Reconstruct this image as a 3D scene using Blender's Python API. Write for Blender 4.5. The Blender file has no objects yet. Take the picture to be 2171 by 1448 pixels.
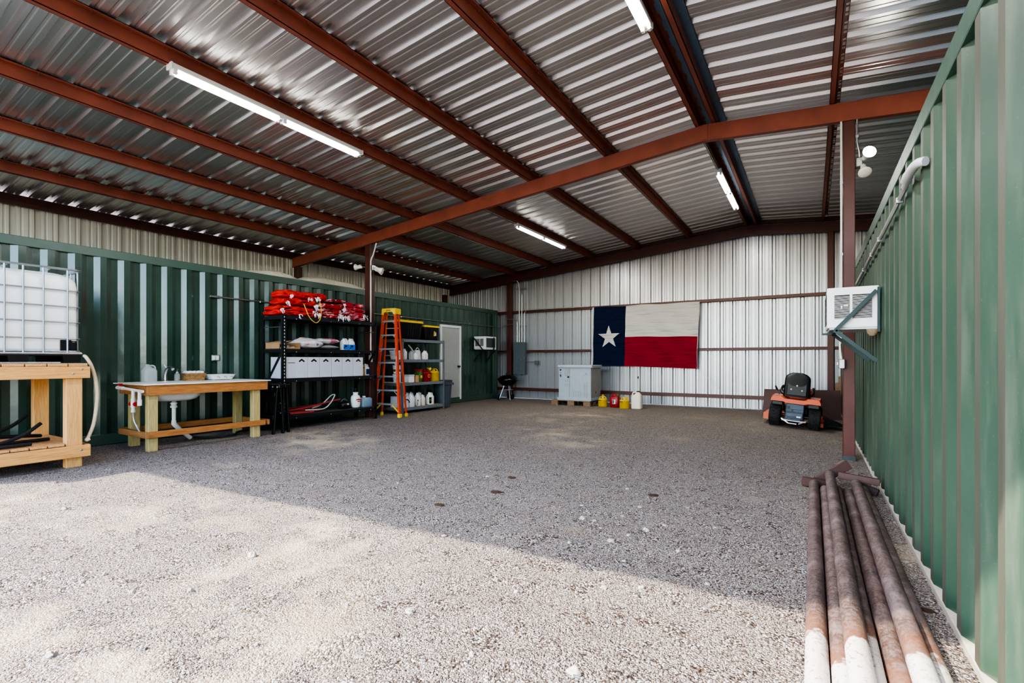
import bpy, math, random
from mathutils import Vector, Matrix, noise as mnoise
random.seed(11)
C = bpy.context.scene.collection
PI = math.pi

# ------------------------------------------------------------------ mesh builder
class MB:
    def __init__(s):
        s.v = []; s.f = []; s.m = []
    def add(s, vs, fs, mi=0):
        b = len(s.v); s.v += [tuple(p) for p in vs]
        for q in fs:
            s.f.append(tuple(b + i for i in q)); s.m.append(mi)
        return s
    def box(s, x0, x1, y0, y1, z0, z1, mi=0, c=0.0, M=None):
        """axis box, optionally chamfered by c"""
        if x0 > x1: x0, x1 = x1, x0
        if y0 > y1: y0, y1 = y1, y0
        if z0 > z1: z0, z1 = z1, z0
        c = min(c, (x1-x0)*.45, (y1-y0)*.45, (z1-z0)*.45)
        if c <= 0:
            vs = [(x, y, z) for z in (z0, z1) for y in (y0, y1) for x in (x0, x1)]
            fs = [(0,2,3,1),(4,5,7,6),(0,1,5,4),(2,6,7,3),(0,4,6,2),(1,3,7,5)]
        else:
            def oct_(ix, iy):
                return [(x0+ix+c,y0+iy),(x1-ix-c,y0+iy),(x1-ix,y0+iy+c),(x1-ix,y1-iy-c),(x1-ix-c,y1-iy),(x0+ix+c,y1-iy),(x0+ix,y1-iy-c),(x0+ix,y0+iy+c)]
            k = c*.999
            def sq(ins):
                return [(x0+ins,y0+ins),(x1-ins,y0+ins),(x1-ins,y1-ins),(x0+ins,y1-ins)]
            vs = []; fs = []
            r0 = [(x, y, z0) for x, y in oct_(k*.6, k*.6)]
            r1 = [(x, y, z0+c) for x, y in oct_(0, 0)]
            r2 = [(x, y, z1-c) for x, y in oct_(0, 0)]
            r3 = [(x, y, z1) for x, y in oct_(k*.6, k*.6)]
            vs = r0+r1+r2+r3
            for L in range(3):
                for i in range(8):
                    j = (i+1) % 8
                    fs.append((L*8+i, L*8+j, L*8+8+j, L*8+8+i))
            fs.append(tuple(range(7,-1,-1))); fs.append(tuple(range(24,32)))
        if M is not None: vs = [M @ Vector(p) for p in vs]
        return s.add(vs, fs, mi)
    def bar(s, p, q, w, h, up=(0,0,1), mi=0, c=0.0):
        """rectangular bar from p to q, w across, h along up"""
        p = Vector(p); q = Vector(q); d = (q-p); L = d.length; d.normalize()
        u = Vector(up); sd = d.cross(u)
        if sd.length < 1e-5: sd = d.cross(Vector((1,0,0)))
        sd.normalize(); u = sd.cross(d)
        M = Matrix(((sd.x, d.x, u.x, p.x),(sd.y, d.y, u.y, p.y),(sd.z, d.z, u.z, p.z),(0,0,0,1)))
        return s.box(-w/2, w/2, 0, L, -h/2, h/2, mi, c, M)
    def tube(s, pts, r, n=8, mi=0, cap=True, closed=False):
        pts = [Vector(p) for p in pts]; N = len(pts)
        rr = r if isinstance(r, (list, tuple)) else [r]*N
        vs = []; fs = []; prev = None
        for i, p in enumerate(pts):
            a = pts[i-1] if (i > 0 or closed) else p
            b = pts[(i+1) % N] if (i < N-1 or closed) else p
            t = (b-a)
            if t.length < 1e-9: t = Vector((0,0,1))
            t.normalize()
            if prev is None:
                u = t.orthogonal().normalized()
            else:
                u = prev - t*prev.dot(t)
                u = u.normalized() if u.length > 1e-6 else t.orthogonal().normalized()
            prev = u; w = t.cross(u)
            for k in range(n):
                a_ = 2*PI*k/n
                vs.append(p + u*(rr[i]*math.cos(a_)) + w*(rr[i]*math.sin(a_)))
        R = N if closed else N-1
        for i in range(R):
            for k in range(n):
                k2 = (k+1) % n; i2 = (i+1) % N
                fs.append((i*n+k, i*n+k2, i2*n+k2, i2*n+k))
        if cap and not closed:
            fs.append(tuple(range(n-1,-1,-1))); fs.append(tuple((N-1)*n+k for k in range(n)))
        return s.add(vs, fs, mi)
    def lathe(s, prof, cx=0, cy=0, cz=0, n=24, mi=0, M=None, cap=True):
        """profile of (radius, height)"""
        vs = []; fs = []
        for r, h in prof:
            for k in range(n):
                a = 2*PI*k/n
                p = Vector((r*math.cos(a), r*math.sin(a), h))
                if M is not None: p = M @ p
                vs.append((p.x+cx, p.y+cy, p.z+cz))
        for i in range(len(prof)-1):
            for k in range(n):
                k2 = (k+1) % n
                fs.append((i*n+k, i*n+k2, (i+1)*n+k2, (i+1)*n+k))
        if cap:
            fs.append(tuple(range(n-1,-1,-1))); fs.append(tuple((len(prof)-1)*n+k for k in range(n)))
        return s.add(vs, fs, mi)
    def loft(s, rings, mi=0, nc=4, cap=True, M=None):
        """rings of (z, hx, hy, r[, cx, cy]): rounded rectangles"""
        vs = []; fs = []; n = 4*(nc+1)
        for R in rings:
            z, hx, hy, r = R[:4]; cx, cy = (R[4], R[5]) if len(R) > 4 else (0, 0)
            r = min(r, hx*.999, hy*.999)
            for q, (sx, sy) in enumerate(((1,1),(-1,1),(-1,-1),(1,-1))):
                for k in range(nc+1):
                    a = PI/2*q + PI/2*k/nc
                    p = Vector((cx+sx*(hx-r)+r*math.cos(a), cy+sy*(hy-r)+r*math.sin(a), z))
                    if M is not None: p = M @ p
                    vs.append(p)
        for i in range(len(rings)-1):
            for k in range(n):
                k2 = (k+1) % n
                fs.append((i*n+k, i*n+k2, (i+1)*n+k2, (i+1)*n+k))
        if cap:
            fs.append(tuple(range(n-1,-1,-1))); fs.append(tuple((len(rings)-1)*n+k for k in range(n)))
        return s.add(vs, fs, mi)
    def prism(s, poly, a0, a1, axis='y', mi=0):
        """extrude 2-D polygon (u,v) along axis; axis y: (x,z); axis x: (y,z); axis z: (x,y)"""
        def P(u, v, a):
            return (u, a, v) if axis == 'y' else ((a, u, v) if axis == 'x' else (u, v, a))
        n = len(poly)
        vs = [P(u, v, a0) for u, v in poly]+[P(u, v, a1) for u, v in poly]
        fs = [(i, (i+1) % n, n+(i+1) % n, n+i) for i in range(n)]
        fs += [tuple(range(n-1,-1,-1)), tuple(range(n, 2*n))]
        return s.add(vs, fs, mi)
    def sheet(s, A, B, mi=0):
        """strip between two polylines"""
        n = len(A)
        return s.add(list(A)+list(B), [(i, i+1, n+i+1, n+i) for i in range(n-1)], mi)
    def grid(s, fn, nu, nv, mi=0):
        vs = [fn(i/nu, j/nv) for j in range(nv+1) for i in range(nu+1)]
        fs = [(j*(nu+1)+i, j*(nu+1)+i+1, (j+1)*(nu+1)+i+1, (j+1)*(nu+1)+i) for j in range(nv) for i in range(nu)]
        return s.add(vs, fs, mi)

def wloc(o):
    p = Vector((0,0,0))
    while o is not None:
        p += o.location; o = o.parent
    return p

def obj(name, mb, mats, parent=None, smooth=False, world=True, bevel=0, solid=0, auto=True):
    me = bpy.data.meshes.new(name)
    off = wloc(parent) if (world and parent is not None) else Vector((0,0,0))
    me.from_pydata([tuple(Vector(p)-off) for p in mb.v], [], mb.f)
    if not isinstance(mats, (list, tuple)): mats = [mats]
    for m in mats: me.materials.append(m)
    if len(mats) > 1: me.polygons.foreach_set('material_index', mb.m)
    if auto:
        import bmesh
        bm = bmesh.new(); bm.from_mesh(me)
        bmesh.ops.recalc_face_normals(bm, faces=bm.faces)
        bm.to_mesh(me); bm.free()
    if smooth:
        me.polygons.foreach_set('use_smooth', [True]*len(me.polygons))
        try: me.set_sharp_from_angle(angle=math.radians(38))
        except Exception: pass
    me.update()
    o = bpy.data.objects.new(name, me); C.objects.link(o)
    if parent is not None: o.parent = parent
    if solid:
        m = o.modifiers.new('s', 'SOLIDIFY'); m.thickness = solid; m.offset = 0
    if bevel:
        m = o.modifiers.new('b', 'BEVEL'); m.width = bevel; m.segments = 2; m.limit_method = 'ANGLE'; m.angle_limit = math.radians(50)
    return o

def tag(o, label, cat, group=None, kind=None):
    o['label'] = label; o['category'] = cat
    if group: o['group'] = group
    if kind: o['kind'] = kind
    return o

def thing(name, label, cat, loc=(0,0,0), rz=0.0, group=None, kind=None):
    o = bpy.data.objects.new(name, None); C.objects.link(o)
    o.location = loc; o.rotation_euler = (0,0,rz); o.empty_display_size = .1
    return tag(o, label, cat, group, kind)

def dup(root, loc, label, rz=None, group=None, scale=None):
    r = root.copy(); C.objects.link(r); r.location = loc
    if rz is not None: r.rotation_euler = (0,0,rz)
    if scale is not None: r.scale = scale
    r['label'] = label
    if group: r['group'] = group
    for ch in list(root.children):
        c = ch.copy(); C.objects.link(c); c.parent = r
        for g in list(ch.children):
            d = g.copy(); C.objects.link(d); d.parent = c
    return r

# ------------------------------------------------------------------ materials
def lin(c):
    f = lambda u: u/12.92 if u <= .04045 else ((u+.055)/1.055)**2.4
    return tuple(f(x/255) for x in c)+(1,)

class NT:
    def __init__(s, name):
        s.mat = bpy.data.materials.new(name); s.mat.use_nodes = True
        s.t = s.mat.node_tree; s.n = s.t.nodes; s.l = s.t.links
        s.b = s.n['Principled BSDF']
    def node(s, typ, **kw):
        n = s.n.new(typ)
        for k, v in kw.items():
            if k.startswith('i_'):
                key = k[2:].replace('_', ' ')
                n.inputs[key].default_value = v
            else: setattr(n, k, v)
        return n
    def coord(s, scale=(1,1,1), kind='Object'):
        tc = s.node('ShaderNodeTexCoord'); mp = s.node('ShaderNodeMapping')
        mp.inputs['Scale'].default_value = scale
        s.l.new(tc.outputs[kind], mp.inputs['Vector'])
        return mp.outputs['Vector']
    def noise(s, vec, scale, detail=4, rough=.55, dist=0):
        n = s.node('ShaderNodeTexNoise'); n.inputs['Scale'].default_value = scale
        n.inputs['Detail'].default_value = detail; n.inputs['Roughness'].default_value = rough
        n.inputs['Distortion'].default_value = dist
        s.l.new(vec, n.inputs['Vector']); return n.outputs['Fac']
    def ramp(s, fac, stops, interp='LINEAR'):
        r = s.node('ShaderNodeValToRGB'); r.color_ramp.interpolation = interp
        e = r.color_ramp.elements
        while len(e) < len(stops): e.new(.5)
        for i, (p, c) in enumerate(stops):
            e[i].position = p
            e[i].color = c if len(c) == 4 else tuple(c)+(1,)
        s.l.new(fac, r.inputs['Fac']); return r.outputs['Color']
    def mix(s, fac, a, b, mode='MIX'):
        m = s.node('ShaderNodeMix', data_type='RGBA', blend_type=mode)
        if isinstance(fac, (int, float)): m.inputs['Factor'].default_value = fac
        else: s.l.new(fac, m.inputs['Factor'])
        for k, x in ((6, a), (7, b)):
            if isinstance(x, (tuple, list)): m.inputs[k].default_value = x
            else: s.l.new(x, m.inputs[k])
        return m.outputs[2]
    def math(s, op, a, b=None, clamp=False):
        m = s.node('ShaderNodeMath', operation=op, use_clamp=clamp)
        for k, x in ((0, a), (1, b)):
            if x is None: continue
            if isinstance(x, (int, float)): m.inputs[k].default_value = x
            else: s.l.new(x, m.inputs[k])
        return m.outputs[0]
    def bump(s, h, strength=.3, dist=.01):
        b = s.node('ShaderNodeBump'); b.inputs['Strength'].default_value = strength; b.inputs['Distance'].default_value = dist
        s.l.new(h, b.inputs['Height']); s.l.new(b.outputs['Normal'], s.b.inputs['Normal'])
    def set(s, **kw):
        names = dict(color='Base Color', rough='Roughness', metal='Metallic', spec='Specular IOR Level', coat='Coat Weight', coatr='Coat Roughness',
                     trans='Transmission Weight', ior='IOR', emit='Emission Color', es='Emission Strength', alpha='Alpha', sss='Subsurface Weight')
        for k, v in kw.items():
            i = s.b.inputs[names[k]]
            if isinstance(v, (int, float, tuple, list)): i.default_value = v
            else: s.l.new(v, i)
        return s

def plain(name, c, rough=.5, metal=0, var=.12, sc=9, **kw):
    """paint or plastic with a faint mottling"""
    m = NT(name); v = m.coord(); n = m.noise(v, sc, 3)
    a = lin(c); lo = tuple(x*(1-var) for x in a[:3])+(1,); hi = tuple(min(1, x*(1+var)) for x in a[:3])+(1,)
    m.set(color=m.ramp(n, [(.3, lo), (.7, hi)]), rough=rough, metal=metal, **kw)
    return m.mat

def wood(name, c1, c2, sc, rough=.65):
    m = NT(name); v = m.coord(sc); n = m.noise(v, 6, 6, .6, .6)
    n2 = m.noise(m.coord(), 1.7, 2)
    col = m.mix(m.math('MULTIPLY', n2, .35), m.ramp(n, [(.3, lin(c2)), (.62, lin(c1))]), lin(c2))
    m.set(color=col, rough=rough); m.bump(n, .12, .004); return m.mat

def green_paint(name, base, dark, dust, dustamt, rough):
    m = NT(name); v = m.coord()
    n = m.noise(v, .9, 5, .6); n2 = m.noise(m.coord((1.2, 3.5, .35)), 3, 6, .65); n3 = m.noise(v, 90, 2, .6)
    col = m.ramp(n, [(.3, lin(dark)), (.7, lin(base))])
    col = m.mix(m.math('MULTIPLY', m.ramp(n2, [(.5, (0,0,0)), (.78, (1,1,1))]), dustamt), col, lin(dust))
    col = m.mix(m.math('MULTIPLY', m.ramp(n3, [(.66, (0,0,0)), (.74, (1,1,1))]), dustamt*.8), col, lin(dust))
    r = m.math('ADD', m.math('MULTIPLY', n2, .25), rough-.1)
    m.set(color=col, rough=r, spec=1.0); m.bump(m.noise(v, 5, 3), .12, .02); return m.mat

def gravel():
    m = NT('gravel'); v = m.coord()
    w = m.node('ShaderNodeTexVoronoi'); w.inputs['Scale'].default_value = 95; w.inputs['Randomness'].default_value = 1
    w2 = m.node('ShaderNodeTexVoronoi'); w2.inputs['Scale'].default_value = 190
    wb = m.node('ShaderNodeTexVoronoi'); wb.inputs['Scale'].default_value = 21
    nz = m.node('ShaderNodeTexNoise'); nz.inputs['Scale'].default_value = 40
    m.l.new(v, nz.inputs['Vector'])
    dv = m.node('ShaderNodeMixRGB'); dv.blend_type = 'ADD'; dv.inputs['Fac'].default_value = .012
    m.l.new(v, dv.inputs['Color1']); m.l.new(nz.outputs['Color'], dv.inputs['Color2'])
    for x in (w, w2, wb): m.l.new(dv.outputs['Color'], x.inputs['Vector'])
    sep = m.node('ShaderNodeSeparateColor'); m.l.new(w.outputs['Color'], sep.inputs['Color'])
    sep2 = m.node('ShaderNodeSeparateColor'); m.l.new(w2.outputs['Color'], sep2.inputs['Color'])
    pal = [(0, lin((92,84,82))), (.2, lin((146,132,122))), (.36, lin((180,172,168))), (.52, lin((198,194,192))), (.66, lin((158,136,120))), (.8, lin((208,204,202))), (.93, lin((232,230,228)))]
    c1 = m.ramp(sep.outputs['Red'], pal, 'CONSTANT'); c2 = m.ramp(sep2.outputs['Green'], pal, 'CONSTANT')
    pick = m.ramp(m.noise(v, 7, 3), [(.42, (0,0,0)), (.58, (1,1,1))])
    col = m.mix(pick, c1, c2)
    # gaps between pebbles
    gap = m.ramp(w.outputs['Distance'], [(.3, (1,1,1)), (.7, (.22,.2,.19))])
    gap2 = m.ramp(w2.outputs['Distance'], [(.3, (1,1,1)), (.7, (.28,.26,.25))])
    col = m.mix(1, col, m.mix(pick, gap, gap2), 'MULTIPLY')
    big = m.noise(v, .35, 4, .6); fine = m.noise(v, 2.2, 5, .65)
    sand = m.math('MULTIPLY', m.ramp(big, [(.53, (0,0,0)), (.66, (1,1,1))]), m.ramp(fine, [(.42, (0,0,0)), (.6, (1,1,1))]))
    col = m.mix(m.math('MULTIPLY', sand, .75), col, lin((188,172,148)))
    col = m.mix(m.math('MULTIPLY', m.ramp(m.noise(v, 1.1, 3), [(.62, (0,0,0)), (.75, (1,1,1))]), .25), col, lin((140,108,78)))
    # deep inside, toward the back wall, the stone colour turns browner
    sx = m.node('ShaderNodeSeparateXYZ'); tc = m.node('ShaderNodeTexCoord'); m.l.new(tc.outputs['Object'], sx.inputs['Vector'])
    deep = m.math('MULTIPLY', m.math('SUBTRACT', sx.outputs['Y'], 5.0), .16, True)
    col = m.mix(m.math('MULTIPLY', deep, .35), col, lin((150,132,108)))
    h = m.math('ADD', m.math('MULTIPLY', m.math('SUBTRACT', 1, w.outputs['Distance']), 1.0), m.math('MULTIPLY', m.math('SUBTRACT', 1, w2.outputs['Distance']), .5))
    h = m.math('MULTIPLY', h, m.math('SUBTRACT', 1, m.math('MULTIPLY', sand, .75)))
    h = m.math('ADD', h, m.math('MULTIPLY', m.noise(v, 9, 4, .6), .8))
    m.set(color=col, rough=.9, spec=.2); m.bump(h, .9, .014)
    return m.mat

def galv(name, c, metal, rough, var=.25, sc=(1,1,1), tint=None):
    m = NT(name); v = m.coord(sc); n = m.noise(v, 1.6, 5, .6); n2 = m.noise(v, 14, 3)
    a = lin(c); lo = tuple(x*(1-var) for x in a[:3])+(1,)
    col = m.ramp(n, [(.3, lo), (.65, a)])
    m.set(color=col, metal=metal, rough=m.math('ADD', m.math('MULTIPLY', n2, .06), rough-.03)); return m.mat

def rust_pipe(seed):
    m = NT('rusty_pipe_steel'); v = m.coord()
    mp = m.node('ShaderNodeMapping'); mp.inputs['Location'].default_value = (seed*3.1, seed*5.7, 0); m.l.new(v, mp.inputs['Vector']); v2 = mp.outputs['Vector']
    n = m.noise(v2, 5, 6, .65); n2 = m.noise(v2, 55, 5, .75)
    col = m.ramp(n, [(.28, lin((58,45,42))), (.5, lin((92,72,64))), (.66, lin((126,110,108))), (.8, lin((120,84,62)))])
    col = m.mix(m.math('MULTIPLY', m.ramp(n2, [(.45, (0,0,0)), (.62, (1,1,1))]), .5), col, lin((132,124,126)))
    n3 = m.noise(m.coord((9, 1.2, 9)), 14, 4, .7); col = m.mix(m.math('MULTIPLY', m.ramp(n3, [(.55, (0,0,0)), (.64, (1,1,1))]), .45), col, lin((58,42,36)))
    sx = m.node('ShaderNodeSeparateXYZ'); m.l.new(v, sx.inputs['Vector'])
    edge = m.math('ADD', sx.outputs['Y'], m.math('MULTIPLY', m.math('SUBTRACT', n, .5), .55))
    y0 = -.12+.16*math.sin(seed*2.7)
    near = m.ramp(m.math('MULTIPLY', m.math('SUBTRACT', y0+.5, edge), 1.0), [(.46, (0,0,0)), (.5, (1,1,1))])
    flake = m.ramp(n2, [(.36, (0,0,0)), (.46, (1,1,1))])
    orange = m.ramp(m.math('SUBTRACT', y0+.62, edge), [(.4, (0,0,0)), (.52, (1,1,1))])
    col = m.mix(m.math('MULTIPLY', orange, .35), col, lin((150,96,62)))
    col = m.mix(m.math('MULTIPLY', near, m.math('ADD', m.math('MULTIPLY', flake, .7), .2)), col, lin((208,204,200)))
    m.set(color=col, rough=.6, metal=.15); m.bump(n2, .5, .004); return m.mat

M = {}
M['gravel'] = gravel()
M['green'] = green_paint('green_container_paint', (56,84,72), (42,66,57), (92,104,94), .10, .2)
M['green_r'] = green_paint('dusty_green_container_paint', (60,84,68), (47,69,56), (118,120,104), .4, .36)
M['flat_reflection'] = green_paint('dusty_flat_reflection_paint', (78,78,66), (64,68,57), (104,100,84), .4, .5)  # base tone holds the brown reflection on the outer flats, dust mottling over it
M['green_rail'] = green_paint('green_rail_paint', (62,94,80), (50,78,66), (100,110,98), .12, .4)
M['dust_rail'] = plain('dusty_rail', (176,172,160), .8)
M['roof'] = galv('galvalume_roof', (216,213,210), .88, .30, .08, (.6, 1, 1))
M['wall'] = galv('galvalume_wall', (178,180,183), .55, .33, .05, (1, 1, 1))
M['wall_l'] = galv('galvalume_wall_beige', (206,201,188), .25, .4, .05)
M['oxide'] = plain('red_oxide_primer', (146,82,64), .42, 0, .16, 3, spec=.5)
M['oxide_d'] = plain('dark_red_oxide', (84,45,38), .45, 0, .16, 3, spec=.5)
M['brown'] = plain('brown_steel_plate', (70,46,40), .55, 0, .2, 4)
M['blueflash'] = galv('ridge_flashing_steel', (120,146,170), .6, .4, .2)
M['white'] = plain('white_enamel', (226,226,222), .4, 0, .04)
M['whiteplastic'] = plain('white_plastic', (226,228,228), .35, 0, .04, sss=.0)
M['greyplastic'] = plain('grey_white_plastic', (196,198,198), .4, 0, .08)
M['steel'] = plain('galvanised_conduit', (176,178,178), .32, .85, .1)
M['chrome'] = plain('chrome', (210,212,214), .12, 1, .03)
M['alu'] = plain('aluminium_step', (196,200,206), .35, .75, .08)
M['black'] = plain('black_paint', (24,25,27), .45, 0, .2)
M['blacksteel'] = plain('black_rack_steel', (30,33,37), .4, .1, .18, 5)
M['blackplastic'] = plain('black_plastic', (16,17,19), .38, 0, .2)
M['rubber'] = plain('black_rubber', (26,26,27), .75, 0, .25, 30)
M['greyrack'] = plain('grey_rack_steel', (112,120,126), .45, .1, .1, 5)
M['particle'] = plain('particle_board', (150,128,104), .85, 0, .2, 60)
M['darkboard'] = plain('dark_shelf_board', (66,60,56), .85, 0, .2, 40)
M['yellow'] = plain('yellow_plastic', (226,190,48), .45, 0, .1)
M['yellowcan'] = plain('yellow_can_paint', (200,162,40), .4, 0, .1)
M['redcan'] = plain('red_can_paint', (150,22,26), .4, 0, .15)
M['orange'] = plain('orange_fibreglass', (206,74,42), .45, 0, .1)
M['mower'] = plain('orange_mower_paint', (206,84,40), .35, 0, .08)
M['transaxle'] = plain('grey_transaxle', (74,84,96), .5, .2, .2)
def flag_cloth(name, c):
    m = NT(name); tc = m.node('ShaderNodeTexCoord'); mp = m.node('ShaderNodeMapping')
    mp.inputs['Rotation'].default_value = (0, math.radians(-38), 0); mp.inputs['Scale'].default_value = (.8, 1, 5.5); m.l.new(tc.outputs['Object'], mp.inputs['Vector'])
    n = m.noise(mp.outputs['Vector'], 1.5, 3, .5, .4); a = lin(c)
    m.set(color=a, rough=.9, spec=.15); m.bump(n, .75, .09); return m.mat
M['navy'] = flag_cloth('navy_cloth', (18,30,56)); M['flagwhite'] = flag_cloth('white_cloth', (190,186,180)); M['flagred'] = flag_cloth('red_cloth_flag', (136,14,36))
M['tank'] = plain('white_tank_plastic', (238,238,232), .38, 0, .03, 3)
M['cage'] = plain('galvanised_cage_tube', (160,164,170), .35, .7, .08)
M['pine_y'] = wood('golden_pine_y', (226,172,104), (196,132,66), (14, .9, 14))
M['pine_z'] = wood('golden_pine_z', (224,176,112), (198,140,76), (14, 14, .9))
M['pine_x'] = wood('golden_pine_x', (212,166,112), (172,120,72), (.9, 14, 14))
M['ced_y'] = wood('orange_fir_y', (188,128,70), (146,90,44), (14, .9, 14))
M['ced_x'] = wood('orange_fir_x', (180,126,74), (138,90,48), (.9, 14, 14))
M['treated_z'] = wood('treated_pine_z', (196,180,126), (160,138,84), (14, 14, .9))
M['pallet'] = wood('weathered_pallet', (150,122,98), (108,82,62), (1.2, 12, 12), .85)
M['slab'] = plain('white_countertop', (232,230,224), .35, 0, .05)
M['grey'] = plain('grey_enamel_panel', (92,102,106), .5, .1, .08)
M['gen'] = plain('grey_generator_paint', (158,168,174), .5, 0, .06)
M['genside'] = plain('tan_grey_generator_paint', (150,150,144), .55, 0, .06)
M['bluemark'] = plain('navy_mark', (30,44,82), .5)
M['hosebeige'] = plain('beige_hose', (206,186,154), .5, 0, .08)
M['redhose'] = plain('red_hose', (150,52,50), .5, 0, .15)
M['redvalve'] = plain('red_valve', (186,30,36), .4)
M['bluelabel'] = plain('blue_label', (40,110,200), .45, 0, .15, 20)
M['darkbluelabel'] = plain('dark_blue_label', (36,52,110), .45)
M['card'] = plain('cardboard', (176,140,100), .85, 0, .1)
M['boxwhite'] = plain('white_carton', (198,200,210), .7, 0, .04)
M['tan'] = plain('tan_can', (186,150,96), .45, .2, .15)
M['cream'] = plain('cream_plastic', (214,206,186), .45, 0, .06)
M['redwhite'] = None
M['concrete'] = plain('rock_stone', (164,157,148), .9, 0, .2, 30)
M['dung'] = plain('dried_brown_clump', (66,46,30), .95, 0, .35, 30)
M['trash'] = plain('grey_trash_can', (72,82,90), .5, 0, .12)
M['doorgrey'] = plain('grey_door_paint', (170,172,170), .5, 0, .05)
M['acgrille'] = plain('dark_coil', (40,37,34), .6, .3, .3, 60)
M['brk'] = plain('green_bracket_steel', (34,58,55), .5)
M['postbase'] = plain('weathered_post_base', (58,64,66), .6)
M['kettle'] = plain('black_kettle_enamel', (18,18,19), .22)
M['dirt'] = plain('mud_nest', (128,110,88), .95, 0, .2, 40)
M['insul'] = plain('cream_tarp', (214,206,186), .9, 0, .1, 5)
M['seed'] = plain('green_bag', (66,96,48), .6, 0, .4, 30)
M['orangelabel'] = plain('orange_label', (220,120,40), .5)
M['redlabel'] = plain('red_label', (196,34,40), .5)
M['brownlabel'] = plain('brown_label', (120,78,30), .5)
M['pvc'] = plain('white_pvc', (232,232,228), .3, 0, .03)
M['softwhite'] = plain('white_towel', (232,232,236), .95, 0, .04, 30)
M['grass_straw'] = plain('straw_wicker', (188,152,100), .8, 0, .25, 40)

def emitter(name, c, st):
    m = NT(name); m.set(color=lin(c), emit=lin(c), es=st, rough=.4); return m.mat
M['tube'] = emitter('lit_fluorescent_tube', (255,253,248), 4.0)
M['bulb'] = emitter('lit_flood_bulb', (255,252,244), 25.0)
M['bulbdim'] = plain('frosted_bulb', (226,222,212), .3)

def clear(name, c, rough=.12, alpha=.55):
    m = NT(name); m.set(color=lin(c), rough=rough, alpha=alpha, trans=.25, spec=.5); return m.mat
M['clearjug'] = clear('translucent_jug', (220,230,232), .25, .5)
M['glass'] = clear('clear_glass', (200,206,200), .05, .45)
M['bluewater'] = clear('blue_water_container', (160,186,206), .2, .75)

def red_cloth(name, red, white_amt):
    m = NT(name); v = m.coord((1, 2.2, 9)); n = m.noise(v, 3.2, 5, .6, 1.2); v2 = m.coord(); n2 = m.noise(v2, 5, 2)
    a = lin(red); d = tuple(x*.45 for x in a[:3])+(1,)
    col = m.ramp(n, [(.36, d), (.5, a)])
    w = m.math('MULTIPLY', m.ramp(n, [(.5, (0,0,0)), (.57, (1,1,1))]), m.ramp(n2, [(.44, (0,0,0)), (.52, (1,1,1))]))
    col = m.mix(m.math('MULTIPLY', w, white_amt), col, lin((214,206,208)))
    m.set(color=col, rough=.95, spec=.1); m.bump(n, .5, .02); return m.mat
M['redcloth'] = red_cloth('red_fleece', (214,44,32), .06)
M['redcloth2'] = red_cloth('red_and_white_fleece', (190,34,34), 1.0)
M['fadedcloth'] = red_cloth('faded_red_fleece', (196,64,74), .9)

def sack_mat():
    m = NT('printed_white_sack'); v = m.coord(); n = m.noise(v, 2.6, 2); n2 = m.noise(v, 3.4, 2)
    col = m.mix(m.ramp(n, [(.6, (0,0,0)), (.64, (1,1,1))]), lin((214,208,206)), lin((200,120,140)))
    col = m.mix(m.ramp(n2, [(.62, (0,0,0)), (.66, (1,1,1))]), col, lin((60,72,140)))
    m.set(color=col, rough=.5); m.bump(m.noise(v, 9, 4), .4, .02); return m.mat
M['sack'] = sack_mat()
def foil():
    m = NT('silver_sack'); v = m.coord(); m.set(color=lin((176,178,178)), rough=.4, metal=.3); m.bump(m.noise(v, 12, 4), .6, .02); return m.mat
M['foil'] = foil()

def wicker():
    m = NT('woven_wicker'); v = m.coord()
    w = m.node('ShaderNodeTexBrick'); w.inputs['Scale'].default_value = 16; w.inputs['Color1'].default_value = lin((196,158,104)); w.inputs['Color2'].default_value = lin((160,118,70)); w.inputs['Mortar'].default_value = lin((84,56,32))
    w.inputs['Mortar Size'].default_value = .04
    mp = m.node('ShaderNodeMapping'); mp.inputs['Rotation'].default_value = (PI/2, 0, 0); tc = m.node('ShaderNodeTexCoord')
    sx = m.node('ShaderNodeSeparateXYZ'); m.l.new(tc.outputs['Object'], sx.inputs['Vector'])
    cb = m.node('ShaderNodeCombineXYZ'); m.l.new(m.math('ADD', sx.outputs['X'], sx.outputs['Y']), cb.inputs['X']); m.l.new(sx.outputs['Z'], cb.inputs['Y'])
    m.l.new(cb.outputs['Vector'], w.inputs['Vector'])
    m.set(color=w.outputs['Color'], rough=.8); m.bump(w.outputs['Fac'], .5, .01); return m.mat
M['wicker'] = wicker()

def tread():
    m = NT('tyre_tread'); v = m.coord((1,1,1)); w = m.node('ShaderNodeTexVoronoi'); w.inputs['Scale'].default_value = 38; m.l.new(v, w.inputs['Vector'])
    m.set(color=m.ramp(w.outputs['Distance'], [(.3, lin((52,50,48))), (.6, lin((20,20,20)))]), rough=.85); m.bump(w.outputs['Distance'], .6, .01); return m.mat
M['tread'] = tread()
# ------------------------------------------------------------------ setting
XL, XR = -8.905, .565          # faces of the left and right containers
YF, YE = -.55, 13.485          # container ends
YB = 13.77                     # back wall
RX = -1.33                     # ridge
def zp(x): return 4.668 - .0885*abs(x-RX)      # underside of purlins
def zr(x): return zp(x) + .152                 # roof pan

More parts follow.
